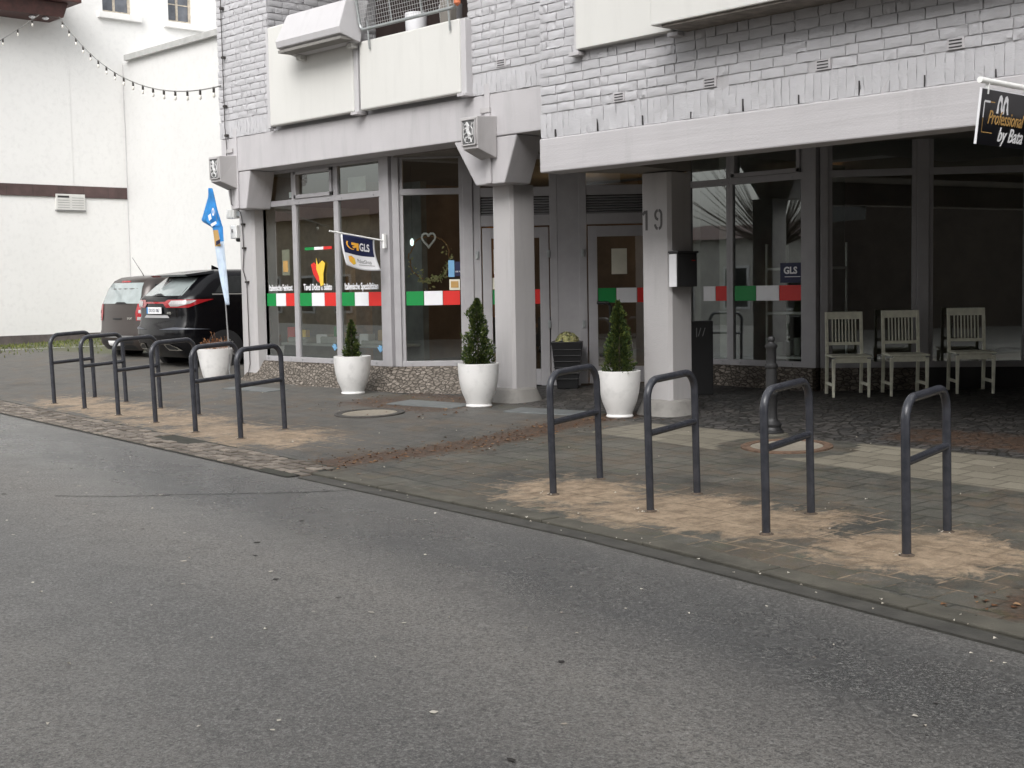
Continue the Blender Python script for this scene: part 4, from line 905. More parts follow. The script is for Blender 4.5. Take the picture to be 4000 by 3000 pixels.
# ================================================================ FLAGS AND SIGNS
def cloth(name, mats, rows_cols, fn, parent, matfn):
    nu, nv = rows_cols; b = MB()
    vs = [fn(i/nu, j/nv) for j in range(nv+1) for i in range(nu+1)]; b.v = [tuple(v) for v in vs]
    for j in range(nv):
        for i in range(nu): b.f.append((j*(nu+1)+i, j*(nu+1)+i+1, (j+1)*(nu+1)+i+1, (j+1)*(nu+1)+i)); b.m.append(matfn((i+.5)/nu, (j+.5)/nv))
    o = b.build(name, mats, parent, smooth=True); s = o.modifiers.new('thick', 'SOLIDIFY'); s.thickness = .003; return o
t = thing('feather_flag', 'slack blue and white advertising flag on a leaning pole in front of the black car', 'flag', (-17.52, 10.72, .5))
pole = [(0.03, 0, .0), (.02, 0, .6), (-.02, -.0, 1.15), (-.17, 0, 2.35), (-.30, 0, 2.87)]
b = MB(); b.tube(pole, [.012, .012, .010, .008, .005], 8); b.build('pole', M_grey, t, smooth=True)
def fl1(u, v):      # u across, v downwards: hanging folded cloth narrowing to a tail
    z = 2.88 - 1.75*v
    xl = -.30 - .34*v/.27 if v < .27 else (-.64 + .36*(v-.27)/.07 if v < .34 else 0)
    xr = -.29 + .29*v/.27 if v < .27 else (.0 + .06*(v-.27)/.07 if v < .34 else 0)
    if v >= .34: k_ = (v-.34)/.66; xr = .07+.035*k_; xl = -.31+.37*k_**1.1
    y = -.03 + .035*math.sin(u*9+v*5)*(1-v*.5)
    return (xl+(xr-xl)*u, y, z)
cl = cloth('cloth', [M_blue, M_gold, M_pale], (14, 50), fl1, t, lambda u, v: 0 if v < .36 or (v < .46 and u > .5) else (1 if v < .50 and u < .5 else 2))
def disc(mb, cx, cz, r_, y, n=16, sx=1): mb.poly([(cx+r_*sx*math.cos(2*math.pi*k/n), y, cz+r_*math.sin(2*math.pi*k/n)) for k in range(n)])
b = MB(); disc(b, -.15, 2.52, .06, -.085, sx=.6); b.build('print', M_wdecal, cl)
b = MB(); disc(b, -.15, 2.52, .03, -.088, sx=.5); b.build('print', M_blue, cl)
b = MB(); b.poly([(-.30, -.084, 2.47), (-.22, -.084, 2.50), (-.20, -.084, 2.42), (-.27, -.084, 2.39)]); b.build('print', M_wdecal, cl)
b = MB(); b.poly([(-.24, -.084, 2.34), (-.08, -.084, 2.38), (-.06, -.084, 2.34), (-.2, -.084, 2.30)]); b.build('print', M_wdecal, cl)
b = MB()
for k in range(9): xx = -.11+.02*(k % 3)*2; zz = 2.06-.05*(k//3)+.01*k; b.poly([(xx, -.075, zz), (xx+.045, -.075, zz+.012), (xx+.04, -.075, zz+.03), (xx-.01, -.075, zz+.018)])
b.build('print', M_navy, cl)
# parcel-shop flag sign on a white rod at the corner post
t = thing('parcel_sign', 'small navy and white parcel service flag on a white rod at the shop corner post', 'sign', (-14.0, 11.0, 2.46))
tip = Vector((-.10, -.80, .12)); rod = lambda s: tip*s + Vector((0, -.03, 0))
b = MB(); b.tube([rod(0), rod(1.0)], .011, 8); b.lathe([(.001, 0), (.018, .006), (.018, .03), (.001, .036)], 8, rod(1).x, rod(1).y) if 0 else None; b.build('rod', M_white, t, smooth=True)
b = MB(); b.box(-.02, .02, -.045, .0, -.10, .09); b.build('bracket', M_white, t, bevel=.005)
def fsign(u, v, off=0):
    s = .80-.63*u; p = rod(s); sag = .40*v; return Vector((p.x + .035*v*v + .012*math.sin(u*4+v*3) + off, p.y - .02*v + .075*v*v*(1 if u > .0 else 1), p.z - sag - .012 - .03*math.sin(u*3.14)*v))
sg = cloth('banner', [M_navy, M_wdecal], (20, 16), fsign, t, lambda u, v: 0 if (v < .56 and .03 < u < .97) else 1)
def on_sign(pts, mat, name='print', off=.004):
    b = MB(); b.poly([fsign(u, v, off) for u, v in pts]); return b.build(name, mat, sg)
def text_on(s, u0, v0, su, mat, bold=0, shear=0):
    cu = bpy.data.curves.new('print', 'FONT'); cu.body = s; cu.size = 1; cu.shear = shear; cu.offset = bold
    o = bpy.data.objects.new('print', cu); link(o); me = bpy.data.meshes.new_from_object(o); bpy.data.objects.remove(o)
    for v_ in me.vertices: v_.co = fsign(u0 + v_.co.x*su, v0 - v_.co.y*su*1.7, .005)
    me.materials.clear(); me.materials.append(mat); o = bpy.data.objects.new('print', me); link(o); o.parent = sg
text_on('GLS', .52, .40, .185, M_wdecal, .03)
pts = []; 
for k in range(10): a = R(150+k*15); pts.append((.30+.17*math.cos(a), .26-.16*math.sin(a)))
inner = [(u*.86+.30*.14+.02, v*.86+.26*.14+.0) for u, v in reversed(pts)]; on_sign(pts+inner, M_orange)
on_sign([(.28, .20), (.50, .20), (.50, .42), (.43, .42), (.43, .33), (.34, .37), (.30, .33), (.38, .28), (.28, .28)], M_orange, off=.0055)
on_sign([(.14, .66), (.24, .62), (.33, .68), (.33, .84), (.24, .90), (.14, .82)], M_orange); on_sign([(.24, .72), (.33, .68), (.33, .84), (.24, .90)], M_yellow, off=.0055)
text_on('PaketShop', .40, .79, .098, M_grey, .012); on_sign([(.42, .845), (.88, .845), (.88, .86), (.42, .86)], M_grey)
# hanging black hairdresser's sign on the right
t = thing('hanging_sign', 'black hanging sign with white and gold script under a white rod at the right edge', 'sign', (-4.66, 9.02, 3.20))
Ms = Matrix.Rotation(R(90), 4, 'Z') @ Matrix.Rotation(R(6.5), 4, 'X') @ Matrix.Diagonal((.86, 1, .92, 1))
b = MB(); b.tube([(0, -.03, .03), (0, .80, .03)], .022, 12); b.build('rod', M_white, t, smooth=True)
b = MB(Ms)
for x in (.10, .90): b.box(x-.008, x+.008, -.014, .012, -.065, .03)
b.build('hanger', M_white, t)
b = MB(Ms); b.box(0, 1.02, -.008, .008, -.45, -.03); bd = b.build('board', simple('sign_black', (.006, .006, .008), .35, var=0), t)
b = MB(Ms); b.box(-.004, -.0005, -.009, .009, -.45, -.027); b.box(-.006, 1.026, -.01, .01, -.0298, -.022); b.box(1.0205, 1.026, -.01, .01, -.45, -.03); b.build('edge', M_wdecal, t)
def sgn(pts, mat, y=-.0095): b = MB(Ms); b.poly([(x, y, z) for x, z in pts]); return b.build('print', mat, bd)
def line(pts, w_, mat, y=-.0095):
    b = MB(Ms)
    for (a, c), (e, f) in zip(pts, pts[1:]):
        d = Vector((e-a, f-c)); 
        if d.length == 0: continue
        n = Vector((-d.y, d.x)).normalized()*w_/2; b.poly([(a-n.x, y, c-n.y), (e-n.x, y, f-n.y), (e+n.x, y, f+n.y), (a+n.x, y, c+n.y)])
    return b.build('print', mat, bd)
line([(.06, -.245), (.06, -.12), (.16, -.12)], .016, M_wdecal); line([(.16, -.12), (.24, -.12)], .008, M_gold); line([(.06, -.245), (.06, -.355), (.24, -.355)], .007, M_gold)
line([(.96, -.12), (.96, -.355), (.90, -.355)], .007, M_gold)
text('Professional', .15, M_gold, Ms @ Matrix.Translation((.45, -.0098, -.285)), 'print', bd, shear=.35, sx=.85, bold=.001)
text('by Bata', .155, M_wdecal, Ms @ Matrix.Translation((.56, -.0105, -.41)), 'print', bd, shear=.4, sx=.98, bold=.002)
for cx in (.33, .43):
    pts = [(cx-.055, -.20), (cx-.04, -.11), (cx-.02, -.065), (cx+.01, -.055), (cx+.035, -.08), (cx+.04, -.13), (cx+.06, -.20), (cx+.035, -.20), (cx+.015, -.165), (cx+.02, -.12), (cx-.0, -.10), (cx-.02, -.13), (cx-.015, -.17), (cx-.02, -.20)]
    k = 1 if cx < .4 else -1
    b = MB(Ms); 
    for i in range(6): b.poly([(pts[i][0], -.0097, pts[i][1]), (pts[i+1][0], -.0097, pts[i+1][1]), (pts[12-i][0], -.0097, pts[12-i][1]), (pts[13-i][0], -.0097, pts[13-i][1])])
    b.build('print', M_wdecal, bd)
# ================================================================ INSIDE THE SHOPS
t = thing('display_shelf', 'white metal shelf behind the right shop window', 'shelf', (-10.2, 14.15, .56))
b = MB()
for x in (0, .88):
    for y in (0, .45): b.box(x-.012, x+.012, y-.012, y+.012, 0, 1.75)
b.build('post', M_white, t)
for z in (.30, .86, 1.42):
    b = MB(); b.box(-.012, .892, -.012, .462, z, z+.03); b.build('shelf_board', M_white, t)
for k in range(6):
    b = MB(); x = -10.1+k*.13; b.lathe([(.03, 0), (.045, .01), (.05, .17+.03*(k % 3)), (.046, .17), (.04, .02)], 14, 0, 0); o = b.build('jar', M_plate if k % 2 else M_interl, smooth=True, loc=(x, 14.3, .56+.332)); tag(o, 'glass jar standing on the lowest board of the white shop shelf', 'jar', 'jars on the lowest shelf board')
t = thing('dining_table', 'dark dining table behind the diagonal shop window', 'table', (-13.0, 12.9, .56), R(42))
b = MB(); b.box(-.5, .5, -.35, .35, .72, .75); b.build('table_top', M_wood, t); 
b = MB(); b.lathe([(.25, 0), (.04, .03), (.03, .72)], 16); b.build('pedestal', M_metal, t, smooth=True)
for k, (x, y) in enumerate(((-13.55, 12.45), (-12.75, 12.95))):
    t = thing('armchair', ('dark padded armchair nearest the corner post behind the diagonal window', 'dark padded armchair next to the shop door behind the diagonal window')[k], 'armchair', (x, y, .56), R(42+180), 'armchairs in the left shop')
    b = MB(); b.box(-.27, .27, -.25, .25, .38, .46); b.build('seat', M_black, t, bevel=.02); b = MB(); b.box(-.27, .27, .2, .27, .46, .86); b.box(-.3, -.24, -.2, .25, .46, .64); b.box(.24, .3, -.2, .25, .46, .64); b.build('backrest', M_black, t, bevel=.02)
    for x_, y_ in ((-.24, -.22), (.24, -.22), (-.24, .22), (.24, .22)): b = MB(); b.tube([(x_, y_, 0), (x_*.95, y_*.95, .38)], .014, 6); b.build('leg', M_metal, t)
t = thing('pendant_lamp', 'small white pendant bulb hanging in the third shop pane', 'lamp', (-14.55, 11.9, 2.42))
b = MB(); b.lathe([(.012, 0), (.03, .02), (.032, .07), (.015, .10)], 12); mm_ = Mt('warm_bulb'); mm_.b.inputs['Emission Color'].default_value = (.8, .95, .9, 1); mm_.b.inputs['Emission Strength'].default_value = 1.2; b.build('bulb', mm_.m, t, smooth=True); b = MB(); b.tube([(0, 0, .1), (0, 0, 1.1)], .003, 4); b.build('cord', M_wire, t)
goods = [(-16.75, .16, .10, .22, M_red), (-16.45, .12, .08, .18, M_yellow), (-15.95, .22, .14, .12, M_wdecal), (-15.62, .10, .10, .24, M_green), (-15.40, .14, .10, .16, M_wood), (-14.95, .20, .12, .14, M_wdecal), (-14.6, .10, .09, .20, M_gold)]
gl_ = ['red package standing on the sill of the leftmost pane', 'yellow package beside the red one in the leftmost pane', 'low white box behind the second pane', 'narrow green package behind the second pane', 'brown package behind the second pane, next to the mullion', 'low white box behind the third pane', 'narrow gold package behind the third pane']
for (x, a, c, h, mt), lb in zip(goods, gl_):
    b = MB(); b.box(-a/2, a/2, -c/2, c/2, 0, h); b.box(-a/2+.004, a/2-.004, -c/2+.004, c/2-.004, h, h+.006); o = b.build('package', mt, bevel=.004, loc=(x, 11.38, 1.062), rot=(0, 0, rnd.uniform(-.3, .3))); tag(o, lb, 'package', 'goods on the inner window sill')
# ================================================================ CARS
def car(name, label, loc, rz_, rings, paint, wheel_r, wb, track, glass, details):
    """rings: (z, y_rear, y_front, half_width, corner_radius) stacked upwards; x right, y forward, rear at y=0"""
    t = thing(name, label, 'car', loc, rz_)
    BOW = .05
    def outline(rg):
        z, yr, yf, hw_, rc = rg; pts = []; q_ = math.pi/2
        for i in range(12): x = (-1+2*i/12)*(hw_-rc); pts.append((x, yr+BOW*(x/(hw_-rc))**2, z))
        for i in range(8): a = -q_+q_*i/8; pts.append((hw_-rc+rc*math.cos(a), yr+BOW+rc+rc*math.sin(a), z))
        for i in range(16): pts.append((hw_, yr+BOW+rc+(yf-yr-BOW-2*rc)*i/16, z))
        for i in range(8): a = q_*i/8; pts.append((hw_-rc+rc*math.cos(a), yf-rc+rc*math.sin(a), z))
        for i in range(12): pts.append(((1-2*i/12)*(hw_-rc), yf, z))
        for i in range(8): a = q_+q_*i/8; pts.append((-hw_+rc+rc*math.cos(a), yf-rc+rc*math.sin(a), z))
        for i in range(16): pts.append((-hw_, yf-rc-(yf-yr-BOW-2*rc)*i/16, z))
        for i in range(8): a = math.pi+q_*i/8; pts.append((-hw_+rc+rc*math.cos(a), yr+BOW+rc+rc*math.sin(a), z))
        return pts
    def ringat(z):
        z = min(max(z, rings[0][0]), rings[-1][0])
        for k in range(len(rings)-1):
            if rings[k][0] <= z <= rings[k+1][0]: break
        u = (z-rings[k][0])/(rings[k+1][0]-rings[k][0]); return [rings[k][i]*(1-u)+rings[k+1][i]*u for i in range(5)]
    def byxz(x, z):
        _, yr, yf, hw_, rc = ringat(z); a = abs(x)
        if a <= hw_-rc: return yr+BOW*(a/(hw_-rc))**2
        d = min(rc*.999, a-(hw_-rc)); return yr+BOW+rc-math.sqrt(rc*rc-d*d)
    def sx(y, z, side):
        _, yr, yf, hw_, rc = ringat(z); t0 = yr+BOW+rc
        if y >= t0: return side*hw_
        d = min(rc*.999, t0-y); return side*(hw_-rc+math.sqrt(rc*rc-d*d))
    NS = 88
    b = MB(); vs = [p for rg in rings for p in outline(rg)]; NR = len(rings)
    b.add(vs, [(k*NS+i, k*NS+(i+1) % NS, (k+1)*NS+(i+1) % NS, (k+1)*NS+i) for k in range(NR-1) for i in range(NS)] + [tuple(reversed(range(NS))), tuple(range((NR-1)*NS, NR*NS))])
    body = b.build('body', paint, t, smooth=True)
    def rear(pts, mat, name, off=.006, par=None, nsub=6):
        """polygon on the rear face given as left edge / right edge polylines [(xl, xr, z)...]"""
        b = MB(); rows_ = []
        for (xl, xr, z), (xl2, xr2, z2) in zip(pts, pts[1:]):
            for q_ in range(3): u = q_/3; rows_.append((xl*(1-u)+xl2*u, xr*(1-u)+xr2*u, z*(1-u)+z2*u))
        rows_.append(pts[-1]); vs = []
        for xl, xr, z in rows_:
            for i in range(nsub+1): x = xl+(xr-xl)*i/nsub; vs.append((x, byxz(x, z)-off, z))
        b.add(vs, [(j*(nsub+1)+i, j*(nsub+1)+i+1, (j+1)*(nsub+1)+i+1, (j+1)*(nsub+1)+i) for j in range(len(rows_)-1) for i in range(nsub)]); return b.build(name, mat, par or t, smooth=True)
    def side(pts, mat, name, s=1, off=.006, par=None):
        """[(y_back, y_front, z)...] on the side"""
        b = MB(); rows_ = []; nsub = 8
        for (a1, a2, z), (c1, c2, z2) in zip(pts, pts[1:]):
            for q_ in range(3): u = q_/3; rows_.append((a1*(1-u)+c1*u, a2*(1-u)+c2*u, z*(1-u)+z2*u))
        rows_.append(pts[-1]); vs = []
        for a1, a2, z in rows_:
            for i in range(nsub+1): y = a1+(a2-a1)*i/nsub; vs.append((sx(y, z, s)+s*off, y, z))
        b.add(vs, [((j*(nsub+1)+i), (j*(nsub+1)+i+1), ((j+1)*(nsub+1)+i+1), ((j+1)*(nsub+1)+i)) for j in range(len(rows_)-1) for i in range(nsub)]); return b.build(name, mat, par or t, smooth=True)
    for s in (-1, 1):
        for y in (wb[0], wb[1]):
            hx = s*track/2; b = MB(Matrix.Translation((hx, y, wheel_r)) @ Matrix.Rotation(R(90), 4, 'Y'))
            b.lathe([(wheel_r*.62, -.11), (wheel_r*.93, -.11), (wheel_r, -.08), (wheel_r, .08), (wheel_r*.93, .11), (wheel_r*.62, .11)], 36); wl_ = b.build('wheel', M_rub, t, smooth=True)
            b = MB(Matrix.Translation((hx, y, wheel_r)) @ Matrix.Rotation(R(90), 4, 'Y'))
            for k in range(5):
                a = 2*math.pi*k/5
                for d_ in (-.16, .16): ca, sa = math.cos(a+d_), math.sin(a+d_); n_ = (-sa*.016, ca*.016); z_ = s*.118; r0, r1 = wheel_r*.12, wheel_r*.64; b.add([(ca*r0-n_[0], sa*r0-n_[1], z_), (ca*r1-n_[0], sa*r1-n_[1], z_-s*.01), (ca*r1+n_[0], sa*r1+n_[1], z_-s*.01), (ca*r0+n_[0], sa*r0+n_[1], z_)], [(0, 1, 2, 3)])
            b.build('rim', M_alloy, wl_)
    def wrap(rows_, mat, name, s=1, off=.012, n=12):
        # rows: (t0, t1, z); t = 0 where the rear face meets the corner, negative towards the middle, positive round the corner
        vs = []; rr = []
        for (a, c_, z), (a2, c2, z2) in zip(rows_, rows_[1:]):
            for q_ in range(3): u = q_/3; rr.append((a*(1-u)+a2*u, c_*(1-u)+c2*u, z*(1-u)+z2*u))
        rr.append(rows_[-1])
        for a, c_, z in rr:
            _, yr, yf, hw_, rc = ringat(z); L = rc*math.pi/2
            for i in range(n+1):
                t_ = a+(c_-a)*i/n
                if t_ <= 0: x = hw_-rc+t_; y = byxz(x, z); nx, ny = 0, -1
                elif t_ < L: g = -math.pi/2+t_/rc; nx, ny = math.cos(g), math.sin(g); x = hw_-rc+rc*nx; y = yr+BOW+rc+rc*ny
                else: nx, ny = 1, 0; x = hw_; y = yr+BOW+rc+t_-L
                vs.append((s*(x+nx*off), y+ny*off, z))
        b = MB(); b.add(vs, [(j*(n+1)+i, j*(n+1)+i+1, (j+1)*(n+1)+i+1, (j+1)*(n+1)+i) for j in range(len(rr)-1) for i in range(n)]); return b.build(name, mat, t, smooth=True)
    # wheel arches
        for y in (wb[0], wb[1]):
            b = MB(); n = 20; ro = wheel_r*1.22; pts_ = []
            for k in range(n+1): a = math.pi*k/n*1.12-.19; pts_.append((y+ro*math.cos(a), wheel_r+ro*math.sin(a)))
            vs = [(sx(y, wheel_r+.1, s)+s*.008, y, wheel_r-.05)] + [(sx(min(max(py, .1), rings[2][2]-.1), max(pz, rings[0][0]), s)+s*.006, py, pz) for py, pz in pts_]
            b.add(vs, [(0, k+1, k+2) for k in range(n)]); b.build('wheel_arch', M_black, t)
    details(t, rear, side, byxz, sx, body, wrap); return t
SUV = [(.24, .22, 4.6, .84, .25), (.34, .10, 4.70, .90, .32), (.50, .0, 4.76, .94, .36), (.72, .0, 4.76, .95, .36), (.80, .05, 4.76, .95, .34), (.95, .08, 4.74, .95, .34), (1.14, .06, 4.70, .945, .34), (1.24, .09, 4.55, .935, .32), (1.31, .18, 3.75, .90, .30), (1.46, .36, 3.25, .83, .28), (1.61, .56, 2.9, .75, .26), (1.68, .66, 2.6, .68, .25), (1.715, .9, 2.4, .55, .25)]
def suv_details(t, rear, side, byxz, sx, body, wrap):
    rear([(-.72, .72, 1.28), (-.68, .68, 1.40), (-.60, .60, 1.58)], M_cglass2, 'rear_window')
    rear([(-.24, .24, 1.285), (-.05, .05, 1.32)], M_black, 'wiper', .03)
    rear([(-.90, .90, 1.15), (-.90, .90, 1.18)], M_tail, 'light_strip', .010, nsub=14)
    for s in (-1, 1):
        f = lambda a, b_: (min(s*a, s*b_), max(s*a, s*b_))
        wrap([(-.22, .30, 1.08), (-.30, .50, 1.15), (-.20, .72, 1.215)], M_tail, 'tail_light', s, .012)
        wrap([(-.08, .12, 1.10), (-.13, .34, 1.145), (-.08, .42, 1.20)], M_tailw, 'tail_light', s, .016)
        side([(.72, 1.75, 1.32), (.85, 1.75, 1.45), (1.08, 1.75, 1.60)], M_cglass, 'side_window', s)
        side([(1.82, 3.0, 1.32), (1.82, 3.0, 1.45), (1.82, 2.8, 1.60)], M_cglass, 'side_window', s)
        side([(.66, 3.4, 1.285), (.66, 3.4, 1.305)], M_chrome, 'trim', s, .008)
        side([(1.45, 1.62, 1.18), (1.45, 1.62, 1.205)], M_chrome, 'door_handle', s, .03)
        rear([(*f(.42, .76), .365), (*f(.38, .70), .42), (*f(.36, .54), .47)], M_chrome, 'exhaust_trim', .02)
        rear([(*f(.45, .70), .380), (*f(.42, .66), .41), (*f(.40, .52), .455)], M_black, 'exhaust', .026)
        wrap([(-.35, .75, .715), (-.15, .5, .735), (.05, .15, .755)], simple('grey_reflective', (.07, .075, .09), .35, var=0), 'bumper_edge', s, .012)
    b = MB(); b.box(-.26, .26, -.02, .0, 1.00, 1.11); pl_ = b.build('licence_plate', M_numpl, t, loc=(0, byxz(0, 1.05)-.012, -.02)); b = MB(); b.box(-.26, -.22, -.024, -.021, 1.00, 1.11); b.build('blue_strip', M_blue, pl_)
    text('DO·DS 1067', .09, M_navy, Matrix.Translation((.02, -.0225, 1.025)), 'number', pl_, sx=.85)
    text('A', .001, M_chrome, Matrix.Translation((.45, byxz(.45, .98)-.012, .97)), 'badge', t, ext=.002) if 0 else text('AWD', .06, M_chrome, Matrix.Translation((.45, byxz(.45, .98)-.012, .97)), 'badge', t, ext=.002)
    rear([(-.40, .40, .955), (-.46, .46, .92), (-.46, .46, .91)], M_alloy, 'trim', .012)
    b = MB(); b.add([(-.66, .36, 1.60), (.66, .36, 1.60), (.70, .85, 1.65), (-.70, .85, 1.65), (-.64, .30, 1.63), (.64, .30, 1.63), (.64, .86, 1.70), (-.64, .86, 1.70)], [(3, 2, 1, 0), (4, 5, 6, 7), (0, 1, 5, 4), (1, 2, 6, 5), (2, 3, 7, 6), (3, 0, 4, 7)]); b.build('spoiler', M_carblk, t, bevel=.012)
    b = MB(); b.add([(-.02, 1.15, 1.70), (.02, 1.15, 1.70), (.02, 1.38, 1.70), (-.02, 1.38, 1.70), (-.006, 1.15, 1.80), (.006, 1.15, 1.80)], [(0, 1, 5, 4), (1, 2, 5), (3, 0, 4), (2, 3, 4, 5)]); b.build('aerial', M_carblk, t)
car('parked_suv', 'black SUV parked nose-in between the white house and the grey building', (-20.72, 11.22, gz(-20.5, 11.5)-.07), R(-3), SUV, M_carblk, .36, (.86, 3.70), 1.68, None, suv_details)
MPV = [(.22, .14, 4.0, .76, .2), (.34, .02, 4.1, .82, .26), (.50, .0, 4.12, .845, .28), (.62, .05, 4.1, .845, .24), (.95, .07, 4.0, .84, .22), (1.10, .10, 3.4, .82, .2), (1.38, .20, 3.1, .76, .2), (1.53, .30, 2.8, .70, .2), (1.60, .42, 2.6, .62, .2), (1.63, .7, 2.3, .5, .2)]
def mpv_details(t, rear, side, byxz, sx, body, wrap):
    rear([(-.66, .66, 1.10), (-.64, .64, 1.25), (-.56, .56, 1.49)], M_cglass2, 'rear_window')
    rear([(-.1, .3, 1.10), (-.05, .22, 1.13)], M_black, 'wiper', .02); rear([(-.16, .16, 1.50), (-.16, .16, 1.53)], M_tail, 'brake_light', .01)
    for s in (-1, 1):
        f = lambda a, b_: (min(s*a, s*b_), max(s*a, s*b_))
        wrap([(.0, .24, .78), (-.04, .26, .92), (.0, .28, 1.10)], M_tail, 'tail_light', s, .012); wrap([(.03, .2, .79), (.03, .2, .85)], M_tailw, 'tail_light', s, .016); wrap([(.05, .16, .92), (.05, .16, .98)], M_tailw, 'tail_light', s, .016)
        side([(.35, 1.4, 1.08), (.45, 1.4, 1.46)], M_cglass, 'side_window', s); side([(1.5, 2.6, 1.08), (1.5, 2.6, 1.46)], M_cglass, 'side_window', s)
    rear([(-.80, .80, .46), (-.80, .80, .50)], M_alloy, 'bumper_trim', .012); rear([(-.14, .14, .80), (-.14, .14, .83)], M_black, 'door_handle', .015)
    rear([(-.7, .7, .24), (-.76, .76, .42)], M_black, 'bumper_insert', .01); rear([(-.26, .26, .30), (-.26, .26, .40)], M_numpl, 'licence_plate', .02)
    text('SPORT', .06, M_chrome, Matrix.Translation((.42, byxz(.42, .84)-.012, .80)), 'badge', t, ext=.002)
    b = MB(); b.tube([(0.08, .62, 1.61), (.08, .58, 1.68), (.08, .38, 1.97)], [.012, .006, .004], 6); b.build('aerial', M_black, t)
car('parked_minivan', 'brown-grey small minivan parked behind the black SUV beside the white house', (-23.60, 12.0, gz(-23, 12)-.07), R(3), MPV, M_carbrn, .31, (.72, 3.2), 1.45, None, mpv_details)
# ================================================================ WHITE HOUSE
wh = thing('white_house', 'white rendered house with a lower annex and dark brown band beside the car park', 'building', (-30.2, 16, .7))
whi = Matrix.Translation((30.2, -16, -.7))
def W(mb, name, mat, parent=None, **k):
    o = mb.build(name, mat, None, **k); o.data.transform(whi); o.parent = parent or wh; return o
GX = -30.2
wins = [(15.36, 16.20, 8.52, 10.2), (17.10, 17.86, 8.50, 10.2)]
b = MB(); ys = [4, 15.36, 16.20, 17.10, 17.86, 30]
def gw_(y0, y1, z0, z1, x0=GX-.4, x1=GX): b.box(x0, x1, y0, y1, z0, z1)
gw_(4, 30, .9, 8.5); gw_(4, 30, 10.2, 14)
for y0, y1 in ((4, 15.36), (16.20, 17.10), (17.86, 30)): gw_(y0, y1, 8.5, 10.2)
W(b, 'wall', M_plaster)
b = MB(); b.box(GX-.5, GX+.02, 4, 15.86, .2, .90); W(b, 'plinth', simple('house_plinth', (.10, .085, .08), .9, var=.3, scale=4, bump=.006))
for i, (y0, y1, z0, z1) in enumerate(wins):
    b = MB(); b.box(GX-.30, GX-.24, y0, y0+.06, z0, z1); b.box(GX-.30, GX-.24, y1-.06, y1, z0, z1); b.box(GX-.3, GX-.24, y0+.06, y1-.06, z0, z0+.10); ym = (y0+y1)/2; b.box(GX-.29, GX-.25, ym-.03, ym+.03, z0+.1, z1)
    for k in (1, 2, 3): b.box(GX-.285, GX-.255, y0+.06, y1-.06, z0+.1+k*.38, z0+.125+k*.38)
    wf = W(b, 'window', simple('weathered_frame', (.45, .40, .33), .8, var=.3, scale=12)); b = MB(); b.box(GX-.278, GX-.27, y0+.06, y1-.06, z0+.1, z1); W(b, 'pane', simple('dull_pane', (.12, .13, .15), .12, var=.3, scale=4), wf)
    b = MB(); b.box(GX-.3, GX+.10, y0-.14, y1+.14, z0-.15, z0-.002); W(b, 'sill', M_plaster, wf, bevel=.01)
b = MB(); b.box(GX-.01, GX+.035, 4, 15.80, 4.10, 4.37)
for k in range(24): y = 15.8-k*.5; 
W(b, 'brown_band', M_brown, bevel=.004)
b = MB()
for k in range(20): b.box(GX+.036, GX+.0385, 15.3-k*.62, 15.306-k*.62, 4.105, 4.365)
W(b, 'band_joint', M_louvre)
b = MB(); b.box(GX, GX+.06, 13.98, 14.70, 3.80, 4.17); vg = W(b, 'vent_grille', M_cream, bevel=.006)
b = MB()
for k in range(5):
    for y0, y1 in ((14.02, 14.31), (14.37, 14.66)): b.box(GX+.06, GX+.066, y0, y1, 3.85+k*.058, 3.858+k*.058)
W(b, 'slot', M_grey, vg); b = MB(); b.box(GX+.061, GX+.067, 14.02, 14.30, 4.09, 4.13); W(b, 'slot', M_louvre, vg)
b = MB(); b.box(GX+.03, GX+.05, 13.96, 14.72, 3.77, 3.80); W(b, 'grille_edge', M_grey, vg)
# upper storey sets back slightly: a shallow pilaster edge
b = MB(); b.box(GX, GX+.012, 4, 14.45, 4.37, 8.15); W(b, 'render_panel', M_plaster)
# brown eave
b = MB(); b.add([(GX-.2, 3, 8.10), (GX+.75, 3, 8.10), (GX+.75, 14.02, 8.10), (GX-.2, 14.02, 8.10), (GX-.2, 3, 8.42), (GX+.80, 3, 8.42), (GX+.80, 14.12, 8.42), (GX-.2, 14.12, 8.42)], [(3, 2, 1, 0), (4, 5, 6, 7), (0, 1, 5, 4), (1, 2, 6, 5), (2, 3, 7, 6), (3, 0, 4, 7)])
ev = W(b, 'eave', M_eave, bevel=.01)
b = MB(); b.add([(GX-.2, 3, 8.43), (GX+1.0, 3, 8.43), (GX+1.0, 14.35, 8.43), (GX-.2, 14.35, 8.43), (GX-.2, 3, 8.50), (GX+1.0, 3, 8.50), (GX+1.0, 14.35, 8.50), (GX-.2, 14.35, 8.50), (GX-.2, 3, 9.6), (GX-.2, 13.6, 9.6)], [(3, 2, 1, 0), (0, 1, 5, 4), (1, 2, 6, 5), (2, 3, 7, 6), (4, 5, 8), (5, 6, 9, 8), (6, 7, 9)])
W(b, 'canopy_roof', M_eave, ev, bevel=.01)
for px_, py_ in ((GX+.60, 13.35), (GX+.62, 13.65)): b = MB(); b.lathe([(.04, 8.03), (.08, 8.06), (.04, 8.1)], 14, px_, py_); W(b, 'spot', M_wdecal, ev, smooth=True)
# annex
b = MB(); b.box(GX+.002, -18.2, 15.82, 22, .3, 7.36); an = W(b, 'annex_wall', M_plaster2)
b = MB(); b.box(GX+.30, -18.1, 15.70, 15.95, 7.36, 7.50); W(b, 'coping', simple('zinc_coping', (.42, .42, .41), .5, .2, var=.1), an, bevel=.006)
b = MB(); pts = []
for k in range(30): z = .9+6.4*k/29; pts.append((GX+.05+.03*noise.noise(Vector((z*.7, 0, 3))), 15.80, z))
b.tube(pts, .007, 5); W(b, 'wall_cable', M_trough, an)
